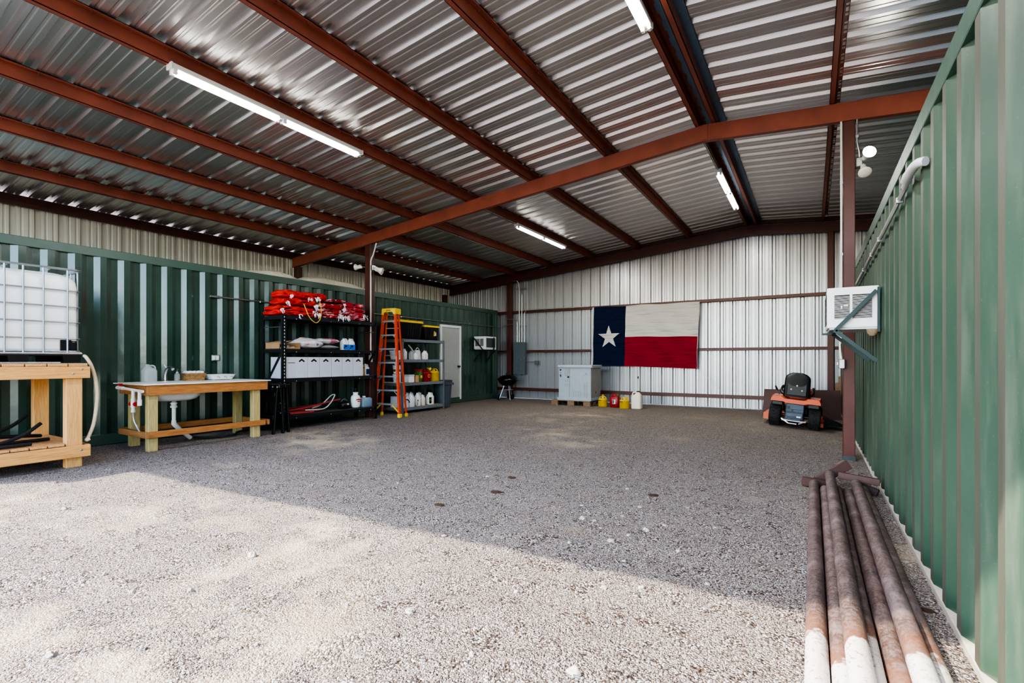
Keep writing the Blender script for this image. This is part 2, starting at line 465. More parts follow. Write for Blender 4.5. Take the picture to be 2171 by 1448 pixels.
# ground
def hgt(x, y):
    if x < -10 or x > .5 or y < -6 or y > 13.4: return 0.0
    e = .012*mnoise.noise(Vector((x*.9, y*.9, 1.3))) + .008*mnoise.noise(Vector((x*2.7, y*2.7, 7)))
    if y < 4.5 and -6.5 < x < -.4:
        k = max(0, min(1, (4.5-y)/1.5))*max(0, min(1, (x+6.5)/.7))*max(0, min(1, (-.4-x)/.4))
        e += k*.024*mnoise.noise(Vector((x*1.3+y*.9, (y-x*.7)*4.2, 3)))
    if -1.1 < x < .6 and y > 9.3: e *= .2
    if x > -.3 and y < 6.2: e *= .15
    if x < -7.2: e *= .3
    if -1.3 < x < .6 and 9.4 < y < 12.6: e -= .095*(x+.305)*max(0, 1-abs(y-10.9)/1.5)*max(0, min(1, (x+1.3)/.4))
    return e
def axis(a):
    out = []
    for lo, hi, st in a:
        n = max(1, round((hi-lo)/st)); out += [lo+(hi-lo)*i/n for i in range(n)]
    return out+[a[-1][1]]
gx = axis([(-60,-14,6),(-14,-7.5,.4),(-7.5,.5,.07),(.5,3,.5),(3,40,6)])
gy = axis([(-70,-8,6),(-8,0,.5),(0,6.2,.07),(6.2,14,.2),(14,60,6)])
g = MB(); nx = len(gx)
g.add([(x, y, hgt(x, y)) for y in gy for x in gx], [(j*nx+i, j*nx+i+1, (j+1)*nx+i+1, (j+1)*nx+i) for j in range(len(gy)-1) for i in range(nx-1)])
tag(obj('floor', g, M['gravel'], smooth=True), 'pale crushed gravel ground running through the open shed', 'ground', kind='structure')

# ribbed panel profile: list of (along, depth)
def ribs(a0, a1, ph, pitch, base=.104, top=.052, h=.045, mh=.0045):
    pts = []; k = math.floor((a0-ph)/pitch)-1
    while True:
        c = ph+k*pitch; k += 1
        if c-base > a1: break
        for d, z in ((-base/2, 0), (-top/2, h), (top/2, h), (base/2, 0), (pitch*.34-.022, 0), (pitch*.34-.012, mh), (pitch*.34+.004, mh), (pitch*.34+.014, 0), (pitch*.66-.022, 0), (pitch*.66-.012, mh), (pitch*.66+.004, mh), (pitch*.66+.014, 0)):
            if a0 <= c+d <= a1: pts.append((c+d, z))
    return [(a0, 0)]+pts+[(a1, 0)]

RY0, RY1 = -.66, 14.0
prof = ribs(RY0, RY1, 4.975, .302)
for nm, xa, xb, lab in (('ceiling_left', -11.28, RX, 'ribbed galvanised metal roof sheeting left of the ridge'), ('ceiling_right', RX, 3.5, 'ribbed galvanised metal roof sheeting right of the ridge')):
    r = MB(); r.sheet([(xa, y, zr(xa)+d) for y, d in prof], [(xb, y, zr(xb)+d) for y, d in prof])
    tag(obj(nm, r, M['roof'], auto=False), lab, 'roof', kind='structure')
# ridge flashing with a wavy edge under the sheets
r = MB(); A = []; B = []
for i in range(0, 590):
    y = RY0+.05+i*.025
    A.append((-1.335+.018*max(-.2, math.sin((y-4.975)/.302*2*PI)), y, zr(RX)-.03)); B.append((-1.07, y, zr(RX)-.035))
r.sheet(A, B)
tag(obj('trim_1', r, M['blueflash'], auto=False), 'blue grey ridge flashing with wavy edge under the roof', 'flashing', kind='structure')

# wall sheets
def wall_sheet(name, prof, fn, z0, z1, label, mat='wall'):
    w = MB(); w.sheet([fn(a, d, z0) for a, d in prof], [fn(a, d, z1(a)) for a, d in prof])
    return tag(obj(name, w, M[mat], auto=False), label, 'wall', kind='structure')
wall_sheet('wall_left', ribs(-.55, 13.9, 1.55, .302, mh=.012), lambda a, d, z: (-11.12-d, a, z), 2.93, lambda a: 3.86, 'ribbed metal wall strip standing above the left container', 'wall_l')
wall_sheet('wall_back', ribs(-11.3, 3.3, -2.33, .3045, mh=.012), lambda a, d, z: (a, YB+d, z), .012, lambda a: zr(a)-.045, 'tall ribbed metal back wall behind the flag')
wall_sheet('wall_right', ribs(-.55, 13.9, 1.4, .302), lambda a, d, z: (3.3+d, a, z), 2.8, lambda a: zr(3.3)-.06, 'ribbed metal wall strip above the right container')

# ------------------------------------------------------------------ steel frame
def st(name, mb, label, cat, mat='oxide', group=None, **k):
    return tag(obj(name, mb, M[mat], **k), label, cat, group, 'structure')
PUR = [(-9.75,'first roof purlin in from the left eave'), (-8.385,'second roof purlin in from the left eave'), (-7.055,'third roof purlin from the left eave'), (-5.635,'roof purlin carrying the two long tube lights left of the ridge'),
       (-4.265,'purlin crossing the middle of the left roof slope, right of the two tube lights'), (-2.845,'last full purlin left of the ridge pair'), (-1.445,'left purlin of the ridge pair with tube lights under it'), (-1.225,'right purlin of the ridge pair'),
       (.19,'roof purlin right of the ridge nearly straight above the right posts'), (1.57,'roof purlin above the right container')]
for x, lab in PUR:
    z = zp(x); s_ = 1 if x < RX else -1; w = MB()
    def zz(xx): return z
    fw = .062; t = .006; H = .15
    w.box(x, x+fw, RY0+.05, 13.75, z, z+t)                       # bottom flange
    w.box(x, x+t, RY0+.05, 13.75, z, z+.016)                     # lip
    w.box(x+fw-t, x+fw, RY0+.05, 13.75, z, z+H)                  # web
    w.box(x+fw-t, x+2*fw, RY0+.05, 13.75, z+H-t, z+H)            # top flange
    w.box(x+2*fw-t, x+2*fw, RY0+.05, 13.75, z+H-.018, z+H)
    o = st('roof_purlin', w, 'red oxide steel '+lab, 'beam', group='roof purlins')
    s = MB(); y = 4.975-.302*18
    while y < 7.4:
        if y > RY0+.1: s.box(x+fw+.025, x+fw+.031, y+.075, y+.081, z+H-.03, z+H-t)
        y += .302
    obj('screw_tips', s, M['steel'], o)
# eave struts
for x, lab, sg in ((-11.07, 'dark red eave strut along the left wall top', 1), (3.22, 'dark red eave strut above the right container', -1)):
    w = MB(); z0 = 3.785 if sg > 0 else zp(3.2)
    w.box(x, x+.07*sg, RY0+.05, 13.72, z0, z0+(.168 if sg > 0 else .15), c=.004); st('eave_strut', w, lab, 'beam', 'oxide_d')

def rafter(yweb, lab, mat):
    """C-section rafter, web facing the open front, in two slopes with a splice plate at the ridge"""
    w = MB(); D = .232; t = .008; fl = .075
    for xa, xb in ((-11.02, RX), (RX, 3.25)):
        def q(x, dz): return (x, zp(x)-.012-dz)
        def slab(d0, d1, y0, y1):
            a, b = q(xa, d0), q(xb, d0); c_, d_ = q(xb, d1), q(xa, d1)
            w.prism([d_, c_, b, a], y0, y1, 'y')
        slab(0, D, yweb, yweb+t); slab(0, t, yweb-.004, yweb+fl); slab(D-t, D, yweb-.004, yweb+fl)
    o = st('rafter', w, lab, 'beam', mat)
    p = MB(); p.box(RX-.055, RX+.055, yweb-.012, yweb, zp(RX)-.012-D+.012, zp(RX)-.02)
    obj('splice_plate', p, M[mat], o)
    return o
rafter(7.40, 'long red oxide rafter crossing mid-shed over the two steel posts', 'oxide')
rafter(13.56, 'dark red rafter running across the top of the back wall', 'oxide_d')
for xa, xb, lab in ((-11.2, RX, 'thin rake angle where the roof meets the back wall, left slope'), (RX, 3.2, 'thin rake angle where the roof meets the back wall, right slope')):
    w = MB(); w.prism([(xa, zr(xa)-.105), (xb, zr(xb)-.105), (xb, zr(xb)-.01), (xa, zr(xa)-.01)], 13.69, 13.74, 'y'); st('rake_angle', w, lab, 'beam', 'oxide_d')

def column(x0, x1, y0, y1, z0, z1, lab, mat, base=False):
    w = MB(); w.box(x0, x1, y0, y1, z0, z1, c=.006); o = st('column', w, lab, 'post', mat)
    if base:
        b = MB(); b.box(x0-.006, x1+.006, y0-.006, y1+.006, 0, .055, c=.004); obj('weathered_base', b, M['postbase'], o)
    return o
column(-8.41, -8.25, 7.41, 7.54, 0, zp(-8.3)-.24, 'red steel post in front of left container, behind the black rack', 'oxide_d')
column(.334, .461, 7.41, 7.54, 0, zp(.4)-.24, 'red steel post standing beside right container near window air conditioner', 'oxide_d', True)
column(-10.99, -10.82, 7.42, 7.55, 2.915, zp(-10.9)-.24, 'short red stub post on left container roof at mid-shed', 'oxide_d')
column(-11.18, -11.02, 13.3, 13.46, 2.915, zp(-11.1)-.24, 'short red stub post on left container roof in back corner', 'oxide_d')
column(-8.60, -8.43, 13.57, 13.70, 0, zp(-8.5)-.24, 'dark red post against the back wall left of electrical panel', 'oxide_d')
column(.31, .435, 13.57, 13.70, 0, zp(.37)-.24, 'dark red post against the back wall behind the mower corner', 'oxide_d')
for z0, z1, lab in ((2.795, 2.875, 'upper brown wall girt across the back wall behind the flag top'), (1.512, 1.582, 'middle brown wall girt across the back wall'), (.262, .355, 'lowest brown wall girt across the back wall near the ground')):
    w = MB(); w.box(-11.2, 3.2, 13.66, 13.76, z0, z1, c=.005); st('wall_girt', w, 'dark '+lab, 'beam', 'oxide_d')

# ------------------------------------------------------------------ containers
def corr(y0, y1, z0, z1, xo, sg, ph, pitch=.2894, dep=.036):
    """corrugated side: outer face at xo, recess by dep toward -sg"""
    pts = [(y0, 0 if False else dep)]; k = math.floor((y0-ph)/pitch)-1
    raw = []
    while ph+k*pitch < y1+pitch:
        b = ph+k*pitch; k += 1
        raw += [(b, dep), (b+.068, 0), (b+.068+.077, 0), (b+.068+.077+.064, dep)]
    seg = [(y, d) for y, d in raw if y0 < y < y1]
    pts = [(y0, dep)]+seg+[(y1, dep)]
    w = MB(); A = [(xo-sg*d, y, z0) for y, d in pts]; B = [(xo-sg*d, y, z1) for y, d in pts]
    w.sheet(A, B)
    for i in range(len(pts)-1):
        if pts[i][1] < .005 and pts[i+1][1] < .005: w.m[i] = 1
    return w

def container(label, xo, sg, z0, ph, pm, rm, bm, door=False):
    t = thing('shipping_container', label, 'container', (xo-sg*1.219, (YF+YE)/2, z0))
    zt = z0+2.896; xi = xo-sg*2.438
    zb = z0+.157; zr_ = zt-.125
    if door:
        parts = [(YF+.12, 10.56, zb, zr_), (10.56, 11.51, 2.27, zr_), (11.51, YE-.12, zb, zr_)]
    else: parts = [(YF+.12, YE-.12, zb, zr_)]
    w = MB()
    for a, b, c, d in parts:
        q = corr(a, b, c, d, xo, sg, ph); b_ = len(w.f); w.add(q.v, q.f); w.m[b_:] = q.m
    o = obj('corrugated_side', w, [M[pm], M['flat_reflection']] if sg < 0 else M[pm], t, auto=False)  # right container's outer flats get the painted-in brown reflection
    w = MB(); w.box(xi, xi+sg*.03, YF, YE, z0+.1, zt); obj('far_side', w, M[pm], t)
    w = MB(); w.box(min(xi, xo)+.02, max(xi, xo)-.05, YF+.05, YE-.05, zt-.045, zt-.02); obj('roof_panel', w, M[rm], t)
    for y in (YF+.03, YE-.03):
        w = MB(); w.box(min(xi, xo)+.05, max(xi, xo)-.05, y-.02, y+.02, z0+.1, zt-.05); obj('end_wall', w, M[rm], t)
    w = MB(); w.box(min(xi, xo)+.05, max(xi, xo)-.06, YF+.05, YE-.05, z0+.1, z0+.14); obj('container_floor', w, M['darkboard'], t)
    for nm, za, zb2, mm, dx in (('top_rail', zr_, zt, rm, .005), ('bottom_rail', z0, zb, bm, .004)):
        w = MB(); w.box(xo+sg*dx, xo-sg*.07, YF+.1, YE-.1, za, zb2, c=.006); obj(nm, w, M[mm], t)
        w = MB(); w.box(xi-sg*.0, xi+sg*.07, YF+.1, YE-.1, za, zb2); obj(nm, w, M[rm], t)
    for y in (YF, YE-.14):
        w = MB(); w.box(xo+sg*.006, xo-sg*.14, y, y+.14, z0, zt, c=.008); obj('corner_post', w, M[rm], t)
    return t
lc = container('long dark green shipping container along the left side with white door', XL, 1, .008, 1.945, 'green', 'green_rail', 'green_rail', True)
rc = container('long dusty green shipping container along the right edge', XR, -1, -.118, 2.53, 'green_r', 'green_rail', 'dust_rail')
# door in the left container
d = MB(); d.box(XL-.05, XL+.012, 10.56, 10.62, .10, 2.27, c=.004); d.box(XL-.05, XL+.012, 11.44, 11.51, .10, 2.27, c=.004); d.box(XL-.05, XL+.012, 10.62, 11.44, 2.2, 2.27, c=.004)
obj('door_frame', d, M['whiteplastic'], lc)
d = MB(); d.box(XL-.045, XL-.01, 10.62, 11.44, .105, 2.2, c=.003); do = obj('door', d, M['doorgrey'], lc); do['label'] = 'pale grey door'
d = MB(); Mx = Matrix.Rotation(PI/2, 4, 'Y'); d.lathe([(.034, 0), (.034, .008), (.014, .012), (.014, .035), (.03, .045), (.034, .06), (.026, .075)], XL-.01, 11.375, 1.07, 16, M=Mx)
obj('door_knob', d, M['blackplastic'], do, smooth=True)

# ------------------------------------------------------------------ lights in the shed
def strip_light(label, x, y0, y1, z):
    t = thing('tube_light', label, 'light', (x, (y0+y1)/2, z), group='fluorescent strip lights')
    w = MB(); w.box(x-.052, x+.052, y0, y1, z-.052, z, c=.006); obj('housing', w, M['white'], t)
    ym = (y0+y1)/2
    for a, b in ((y0+.045, ym-.03), (ym+.03, y1-.045)):
        for s in (-1, 1):
            w = MB(); w.tube([(x+s*.034, a, z-.078), (x+s*.034, b, z-.078)], .0165, 10); tb = obj('tube', w, M['tube'], t, smooth=True)
            for yy in (a, b):
                w = MB(); w.box(x+s*.034-.016, x+s*.034+.016, yy-.028, yy+.012, z-.1, z-.05, c=.004)
                obj('lamp_holder', w, M['whiteplastic'], tb)
    for yy in (y0, y1):
        w = MB(); w.box(x-.056, x+.056, yy-.008, yy+.008, z-.06, z+.004, c=.003); obj('end_cap', w, M['whiteplastic'], t)
    L = bpy.data.lights.new('tube_glow', 'AREA'); L.shape = 'RECTANGLE'; L.size = .1; L.size_y = y1-y0-.1; L.energy = LAMP; L.color = (1, .97, .92)
    lo = bpy.data.objects.new('tube_glow', L); C.objects.link(lo); lo.location = (x, ym, z-.115)
LAMP = 38
strip_light('long white twin-tube light under the left roof slope nearest the front', -5.575, 2.37, 4.83, zp(-5.57))
strip_light('white twin-tube light under the left slope near the back wall', -5.575, 9.2, 11.66, zp(-5.57))
strip_light('white twin-tube light under the ridge near the back wall', -1.415, 9.25, 11.7, zp(-1.42))
strip_light('white twin-tube light under the ridge cut by the picture top', -1.415, 2.45, 4.9, zp(-1.42))
# conduits feeding the back lights
def pipe_thing(name, label, cat, pts, r, mat, clamps=(), n=8, csz=.018):
    w = MB(); w.tube(pts, r, n); o = tag(obj(name, w, M[mat], smooth=True), label, cat)
    for p in clamps:
        w = MB(); w.box(p[0]-csz, p[0]+csz, p[1]-.012, p[1]+.012, p[2]-csz, p[2]+csz, c=.004); obj('clamp', w, M['steel'], o)
    return o
z = zp(-5.57)-.012
pipe_thing('conduit', 'thin conduit running along the purlin to the back left tube light', 'conduit', [(-5.575, 7.5, z), (-5.575, 9.19, z)], .012, 'steel', [(-5.575, 8.2, z)])
z = zp(-1.42)-.012
pipe_thing('conduit', 'thin conduit running along the ridge purlin to the back tube light', 'conduit', [(-1.42, 7.5, z), (-1.42, 9.24, z)], .012, 'steel', [(-1.42, 8.3, z), (-1.42, 8.9, z)])
z = zp(-7.0)-.012
pipe_thing('conduit', 'long thin conduit under the third purlin from mid rafter to back wall', 'conduit', [(-7.02, 7.5, z), (-7.02, 10.5, z), (-7.02, 13.4, z), (-7.3, 13.5, z-.01)], .011, 'steel', [(-7.02, 9, z), (-7.02, 11, z)])

# ------------------------------------------------------------------ camera, sun, sky
cam = bpy.data.cameras.new('camera'); co = bpy.data.objects.new('camera', cam); C.objects.link(co)
cam.sensor_width = 36; cam.sensor_fit = 'HORIZONTAL'; cam.lens = 1028/2171*36
co.location = (0, 0, 1.265); co.rotation_euler = (PI/2, 0, math.radians(31.74)); cam.shift_y = (763-724)/2171
cam.clip_start = .02; cam.clip_end = 500
bpy.context.scene.camera = co

S = bpy.data.lights.new('sun', 'SUN'); S.energy = 6.0; S.angle = math.radians(.6); S.color = (1, .89, .74)
so = bpy.data.objects.new('sun', S); C.objects.link(so)
dirv = Vector((.69, .75, -1)); so.rotation_euler = dirv.to_track_quat('-Z', 'Y').to_euler()

wd = bpy.data.worlds.new('sky'); bpy.context.scene.world = wd; wd.use_nodes = True
nt = wd.node_tree; sky = nt.nodes.new('ShaderNodeTexSky'); sky.sky_type = 'NISHITA'; sky.sun_disc = False
sky.sun_elevation = math.radians(44.5); sky.sun_rotation = math.atan2(-.69, -.75); sky.air_density = 1.0; sky.dust_density = 1.2; sky.altitude = 200
nt.links.new(sky.outputs['Color'], nt.nodes['Background'].inputs['Color']); nt.nodes['Background'].inputs['Strength'].default_value = .7
sc = bpy.context.scene
sc.view_settings.view_transform = 'AgX'; sc.view_settings.look = 'AgX - High Contrast'; sc.view_settings.exposure = 1.12
sc.cycles.max_bounces = 10; sc.cycles.diffuse_bounces = 6; sc.cycles.glossy_bounces = 5; sc.cycles.transparent_max_bounces = 12
sc.cycles.sample_clamp_indirect = 8; sc.cycles.use_denoising = True
# ------------------------------------------------------------------ left front: stand, tank, hoses, sink table
def bx(name, mat, parent, *a, **k):
    w = MB(); w.box(*a, **{q: v for q, v in k.items() if q in ('c',)})
    return obj(name, w, M[mat], parent, smooth=k.get('smooth', False))
def tb(name, mat, parent, pts, r, n=8, closed=False):
    w = MB(); w.tube(pts, r, n, closed=closed); return obj(name, w, M[mat], parent, smooth=True)
def lt(name, mat, parent, prof, x, y, z, n=24, Mx=None, cap=True):
    w = MB(); w.lathe(prof, x, y, z, n, M=Mx, cap=cap); return obj(name, w, M[mat], parent, smooth=True)
RXM = Matrix.Rotation(PI/2, 4, 'Y')      # z -> x
RYM = Matrix.Rotation(-PI/2, 4, 'X')     # z -> y
def arc(cx, cy, cz, r, a0, a1, n, plane='yz'):
    out = []
    for i in range(n+1):
        a = a0+(a1-a0)*i/n; u, v = r*math.cos(a), r*math.sin(a)
        out.append((cx, cy+u, cz+v) if plane == 'yz' else ((cx+u, cy, cz+v) if plane == 'xz' else (cx+u, cy+v, cz)))
    return out
def spline(pts, n=8):
    P = [Vector(p) for p in pts]; out = []
    for i in range(len(P)-1):
        a = P[max(i-1, 0)]; b = P[i]; c = P[i+1]; d = P[min(i+2, len(P)-1)]
        for k in range(n):
            t = k/n
            out.append(.5*((2*b)+(c-a)*t+(2*a-5*b+4*c-d)*t*t+(3*b-a-3*c+d)*t**3))
    out.append(P[-1]); return out

# timber stand
t = thing('timber_stand', 'stout golden pine stand holding the white water tank at left edge', 'stand', (-8.0, 1.6, 0))
X0, X1, Y0, Y1 = -8.62, -7.36, .98, 2.28
for x in (-7.44, -8.58):
    for y in (1.06, 2.07): bx('leg', 'pine_z', t, x-.055, x+.055, y, y+.15, 0, 1.05, c=.006)
bx('beam', 'pine_y', t, X1-.025, X1+.02, Y0, Y1, 1.05, 1.187, c=.005)
bx('beam', 'pine_y', t, X0-.02, X0+.025, Y0, Y1, 1.05, 1.187, c=.005)
for y in (Y0+.02, Y1-.045): bx('beam', 'pine_x', t, X0+.03, X1-.03, y, y+.04, 1.05, 1.185, c=.005)
for i in range(7):
    y = Y0+.005+i*.183; bx('deck_board', 'pine_x', t, X0, X1+.02, y, y+.172, 1.19, 1.225, c=.004)
bx('lower_beam', 'pine_y', t, X1-.005, X1+.035, Y0, Y1, .122, .258, c=.005)
bx('lower_beam', 'pine_y', t, X0-.035, X0+.005, Y0, Y1, .122, .258, c=.005)
for y in (Y0-.02, Y1-.03): bx('lower_beam', 'pine_x', t, X0+.01, X1-.01, y, y+.04, .122, .256, c=.005)
for i in range(8):
    y = 1.0+i*.152
    if y+.14 > 2.07 and y < 2.3: xb = X1-.16
    else: xb = X1-.012
    bx('shelf_board', 'pine_x', t, X0+.1, xb, y, y+.143, .262, .288, c=.004)
for y, z in ((2.2, 1.155), (2.12, 1.105), (2.19, .205)):
    lt('bolt', 'steel', t, [(.012, 0), (.012, .006), (.004, .009)], X1+(.02 if z > 1 else .035), y, z, 8, RXM)

# tank in its cage
t = thing('water_tank', 'square white plastic tank in a steel cage on the timber stand', 'tank', (-7.98, 1.74, 1.235))
w = MB(); cx, cy = -7.99, 1.755
w.loft([(1.36, .44, .44, .06, cx, cy), (1.40, .468, .468, .07, cx, cy), (2.12, .468, .468, .07, cx, cy), (2.2, .462, .462, .09, cx, cy), (2.27, .42, .42, .12, cx, cy), (2.29, .36, .36, .14, cx, cy)], nc=6)
bt = obj('bottle', w, M['tank'], t, smooth=True)
lt('lid', 'whiteplastic', bt, [(.09, 0), (.09, .03), (.08, .035)], cx, cy, 2.285, 20)
def ring(z, hx, hy, r, n=5):
    out = []
    for q, (sx, sy) in enumerate(((1,1),(-1,1),(-1,-1),(1,-1))):
        for k in range(n+1):
            a = PI/2*q+PI/2*k/n; out.append((cx+sx*(hx-r)+r*math.cos(a), cy+sy*(hy-r)+r*math.sin(a), z))
    return out
for z in (1.365, 1.517, 1.71, 1.895, 2.085): tb('cage_rail', 'cage', t, ring(z, .488, .488, .07), .0085, 8, True)
w = MB(); A = ring(2.335, .492, .492, .08); w.tube(A, .013, 8, closed=True); obj('cage_rail', w, M['cage'], t, smooth=True)
for d in (-.40, -.168, -.02, .148, .36):
    for sx in (1, -1):
        tb('cage_upright', 'cage', t, [(cx+sx*.49, cy+d, 1.345), (cx+sx*.49, cy+d, 2.328)], .0095, 8)
    for sy in (1, -1):
        tb('cage_upright', 'cage', t, [(cx+d, cy+sy*.49, 1.345), (cx+d, cy+sy*.49, 2.328)], .0095, 8)
for d in (-.1, .25): tb('top_bar', 'cage', t, [(cx-.48, cy+d, 2.32), (cx+.48, cy+d-.05, 2.32)], .011, 8)
bx('cage_base', 'cage', t, cx-.5, cx+.5, cy-.5, cy+.5, 1.33, 1.352, c=.008)
w = MB(); w.box(cx+.472, cx+.482, cy+.295, cy+.40, 1.365, 1.5, c=.004); w.box(cx+.44, cx+.482, cy+.385, cy+.455, 1.365, 1.49, c=.02); obj('corner_guard', w, M['blackplastic'], t)
for y in (cy-.43, cy-.06, cy+.40):
    w = MB(); w.prism([(y-.09, 1.33), (y+.09, 1.33), (y+.075, 1.237), (y-.075, 1.237)], cx-.49, cx+.495, 'x'); obj('pallet_foot', w, M['blackplastic'], t)
bx('pallet_deck', 'blackplastic', t, cx-.49, cx+.49, cy-.49, cy+.495, 1.312, 1.33)
bx('skid_bar', 'cage', t, cx+.46, cx+.497, cy-.49, cy+.3, 1.226, 1.24, c=.004)

# hoses
pts = spline([(-7.52, 2.275, 1.315), (-7.46, 2.28, 1.29), (-7.45, 2.325, 1.186), (-7.45, 2.366, 1.007), (-7.45, 2.378, .794), (-7.45, 2.348, .507), (-7.46, 2.304, .346), (-7.43, 2.27, .30), (-7.43, 2.30, .31)], 6)
tag(tb('garden_hose', 'hosebeige', None, pts, .019, 10), 'beige hose curving down from the white tank to the lower shelf', 'hose')
hs = [([(-7.7, 1.25, .37), (-7.76, 1.5, .42), (-7.86, 1.72, .50), (-7.97, 1.87, .60)], 'black rubber hose arching highest over the lower stand shelf'),
      ([(-7.56, 1.24, .33), (-7.57, 1.5, .33), (-7.63, 1.75, .40), (-7.70, 1.93, .52)], 'black rubber hose rising to a free end beside the rear leg'),
      ([(-7.9, 1.1, .33), (-7.95, 1.5, .37), (-8.0, 1.8, .36), (-8.1, 2.03, .33)], 'black rubber hose lying at the back of the lower stand shelf'),
      ([(-7.68, 1.24, .315), (-7.70, 1.45, .315), (-7.76, 1.8, .315), (-7.8, 2.03, .315)], 'black rubber hose lying straight across the middle of the lower stand shelf'),
      ([(-7.46, 1.25, .315), (-7.45, 1.4, .315), (-7.47, 1.62, .315), (-7.5, 1.8, .315)], 'black rubber hose nearest the front edge of the lower stand shelf')]
for pp, lab in hs: tag(tb('black_hose', 'rubber', None, spline(pp, 6), .021, 8), lab, 'hose', 'black hoses on the stand shelf')

# sink table
t = thing('sink_table', 'low timber sink table with white top against the left container', 'table', (-8.2, 3.85, 0))
for x, y, dz in ((-7.79, 3.03, 0), (-7.79, 4.50, 0), (-8.50, 3.09, 0), (-8.50, 4.60, 0)):
    bx('leg', 'treated_z', t, x-.05, x+.05, y, y+.12, 0, .79, c=.006)
bx('apron', 'ced_y', t, -7.735, -7.70, 3.03, 4.69, .775, .915, c=.004); bx('apron', 'ced_y', t, -8.62, -8.585, 3.03, 4.72, .775, .915, c=.004)
for y in (3.0, 4.69): bx('apron', 'ced_x', t, -8.585, -7.70, y, y+.035, .775, .915, c=.004)
bx('stretcher', 'ced_y', t, -7.735, -7.70, 3.02, 4.69, .19, .275, c=.004); bx('stretcher', 'ced_y', t, -8.59, -8.555, 3.03, 4.72, .19, .275, c=.004)
for y in (2.985, 4.725): bx('stretcher', 'ced_x', t, -8.57, -7.70, y, y+.035, .19, .275, c=.004)
w = MB(); w.box(-8.69, -7.68, 2.96, 4.77, .916, .932, c=.003); obj('countertop', w, M['slab'], t)
w = MB(); w.loft([(.66, .14, .20, .12, -8.1, 3.5), (.685, .2, .27, .14, -8.1, 3.5), (.74, .235, .315, .14, -8.1, 3.5), (.80, .24, .32, .14, -8.1, 3.5), (.914, .245, .325, .14, -8.1, 3.5)], nc=6)
sk = obj('sink_bowl', w, M['white'], t, smooth=True)
lt('drain_flange', 'chrome', sk, [(.05, 0), (.055, .012), (.03, .02)], -8.1, 3.5, .648, 16)
tb('drain_pipe', 'pvc', sk, [(-8.1, 3.5, .655), (-8.1, 3.5, .30)], .027, 12)
lt('drain_nut', 'pvc', sk, [(.036, 0), (.047, .005), (.047, .03), (.036, .036), (.036, .05), (.045, .055), (.045, .08), (.036, .085)], -8.1, 3.5, .55, 12)
tb('drain_elbow', 'pvc', sk, [(-8.1, 3.5, .36), (-8.1, 3.5, .315), (-8.11, 3.53, .28), (-8.16, 3.62, .19)], [.033, .034, .034, .031], 12)
tb('drain_outlet', 'pvc', sk, [(-8.16, 3.62, .19), (-8.27, 3.80, .05)], .031, 12)
f = MB(); f.tube(spline([(-8.6, 3.6, .93), (-8.6, 3.6, 1.05), (-8.56, 3.6, 1.12), (-8.48, 3.61, 1.15), (-8.41, 3.62, 1.12)], 5), [.026]*5+[.022]*5+[.02]*10+[.024], 10)
fo = obj('faucet', f, M['chrome'], t, smooth=True); lt('faucet_base', 'chrome', fo, [(.045, 0), (.045, .01), (.03, .02)], -8.6, 3.6, .932, 16)
tb('faucet_lever', 'chrome', fo, [(-8.58, 3.6, 1.14), (-8.6, 3.58, 1.19)], .008, 8)
tb('supply_line', 'steel', t, spline([(-8.45, 3.4, .80), (-8.42, 3.36, .55), (-8.42, 3.3, .33), (-8.42, 3.26, .25)], 5), .011, 8)
tb('supply_line', 'rubber', t, spline([(-8.5, 3.45, .80), (-8.5, 3.44, .55), (-8.47, 3.36, .36), (-8.45, 3.3, .26)], 5), .012, 8)
# pvc pipework on the left end
pv = MB(); pv.tube([(-8.28, 2.94, .862), (-7.74, 2.965, .835)], .021, 10); mp_ = obj('pvc_manifold', pv, M['pvc'], t, smooth=True)
mp_['label'] = 'white plastic pipe with red valves'
tb('pvc_tail', 'pvc', mp_, [(-8.28, 2.94, .862), (-8.45, 2.93, .868)], .026, 10)
tb('pvc_drop', 'pvc', mp_, [(-7.99, 2.95, .85), (-7.99, 2.95, .56)], .022, 10)
tb('pvc_drop', 'pvc', mp_, [(-7.82, 2.96, .845), (-7.82, 2.96, .64)], .022, 10)
for z0, z1, r, y_, x_ in ((.70, .73, .029, 2.95, -7.99), (.61, .69, .03, 2.95, -7.99), (.54, .57, .027, 2.95, -7.99), (.64, .72, .028, 2.96, -7.82)):
    tb('pvc_collar', 'pvc', mp_, [(x_, y_, z0), (x_, y_, z1)], r, 10)
lt('valve_handle', 'redvalve', mp_, [(.012, 0), (.012, .02), (.034, .022), (.036, .034), (.02, .04)], -8.38, 2.935, .888, 10)
for s in (1, -1):
    lt('valve_handle', 'redvalve', mp_, [(.01, 0), (.01, .025), (.03, .027), (.032, .04), (.015, .045)], -7.99+s*.028, 2.95, .655, 10, Matrix.Rotation(s*PI/2, 4, 'Y'))
tb('braided_hose', 'steel', mp_, spline([(-7.99, 2.95, .55), (-7.99, 2.955, .44), (-7.95, 2.98, .33), (-7.9, 3.0, .26)], 5), .012, 8)
# black drain hose on the ground
tag(tb('drain_hose', 'rubber', None, spline([(-8.31, 3.87, .045), (-8.22, 3.98, .03), (-8.1, 4.2, .03), (-8.1, 4.4, .035), (-8.3, 4.55, .04), (-8.42, 4.8, .04)], 6), .018, 8), 'black hose on the gravel under the sink table', 'hose')

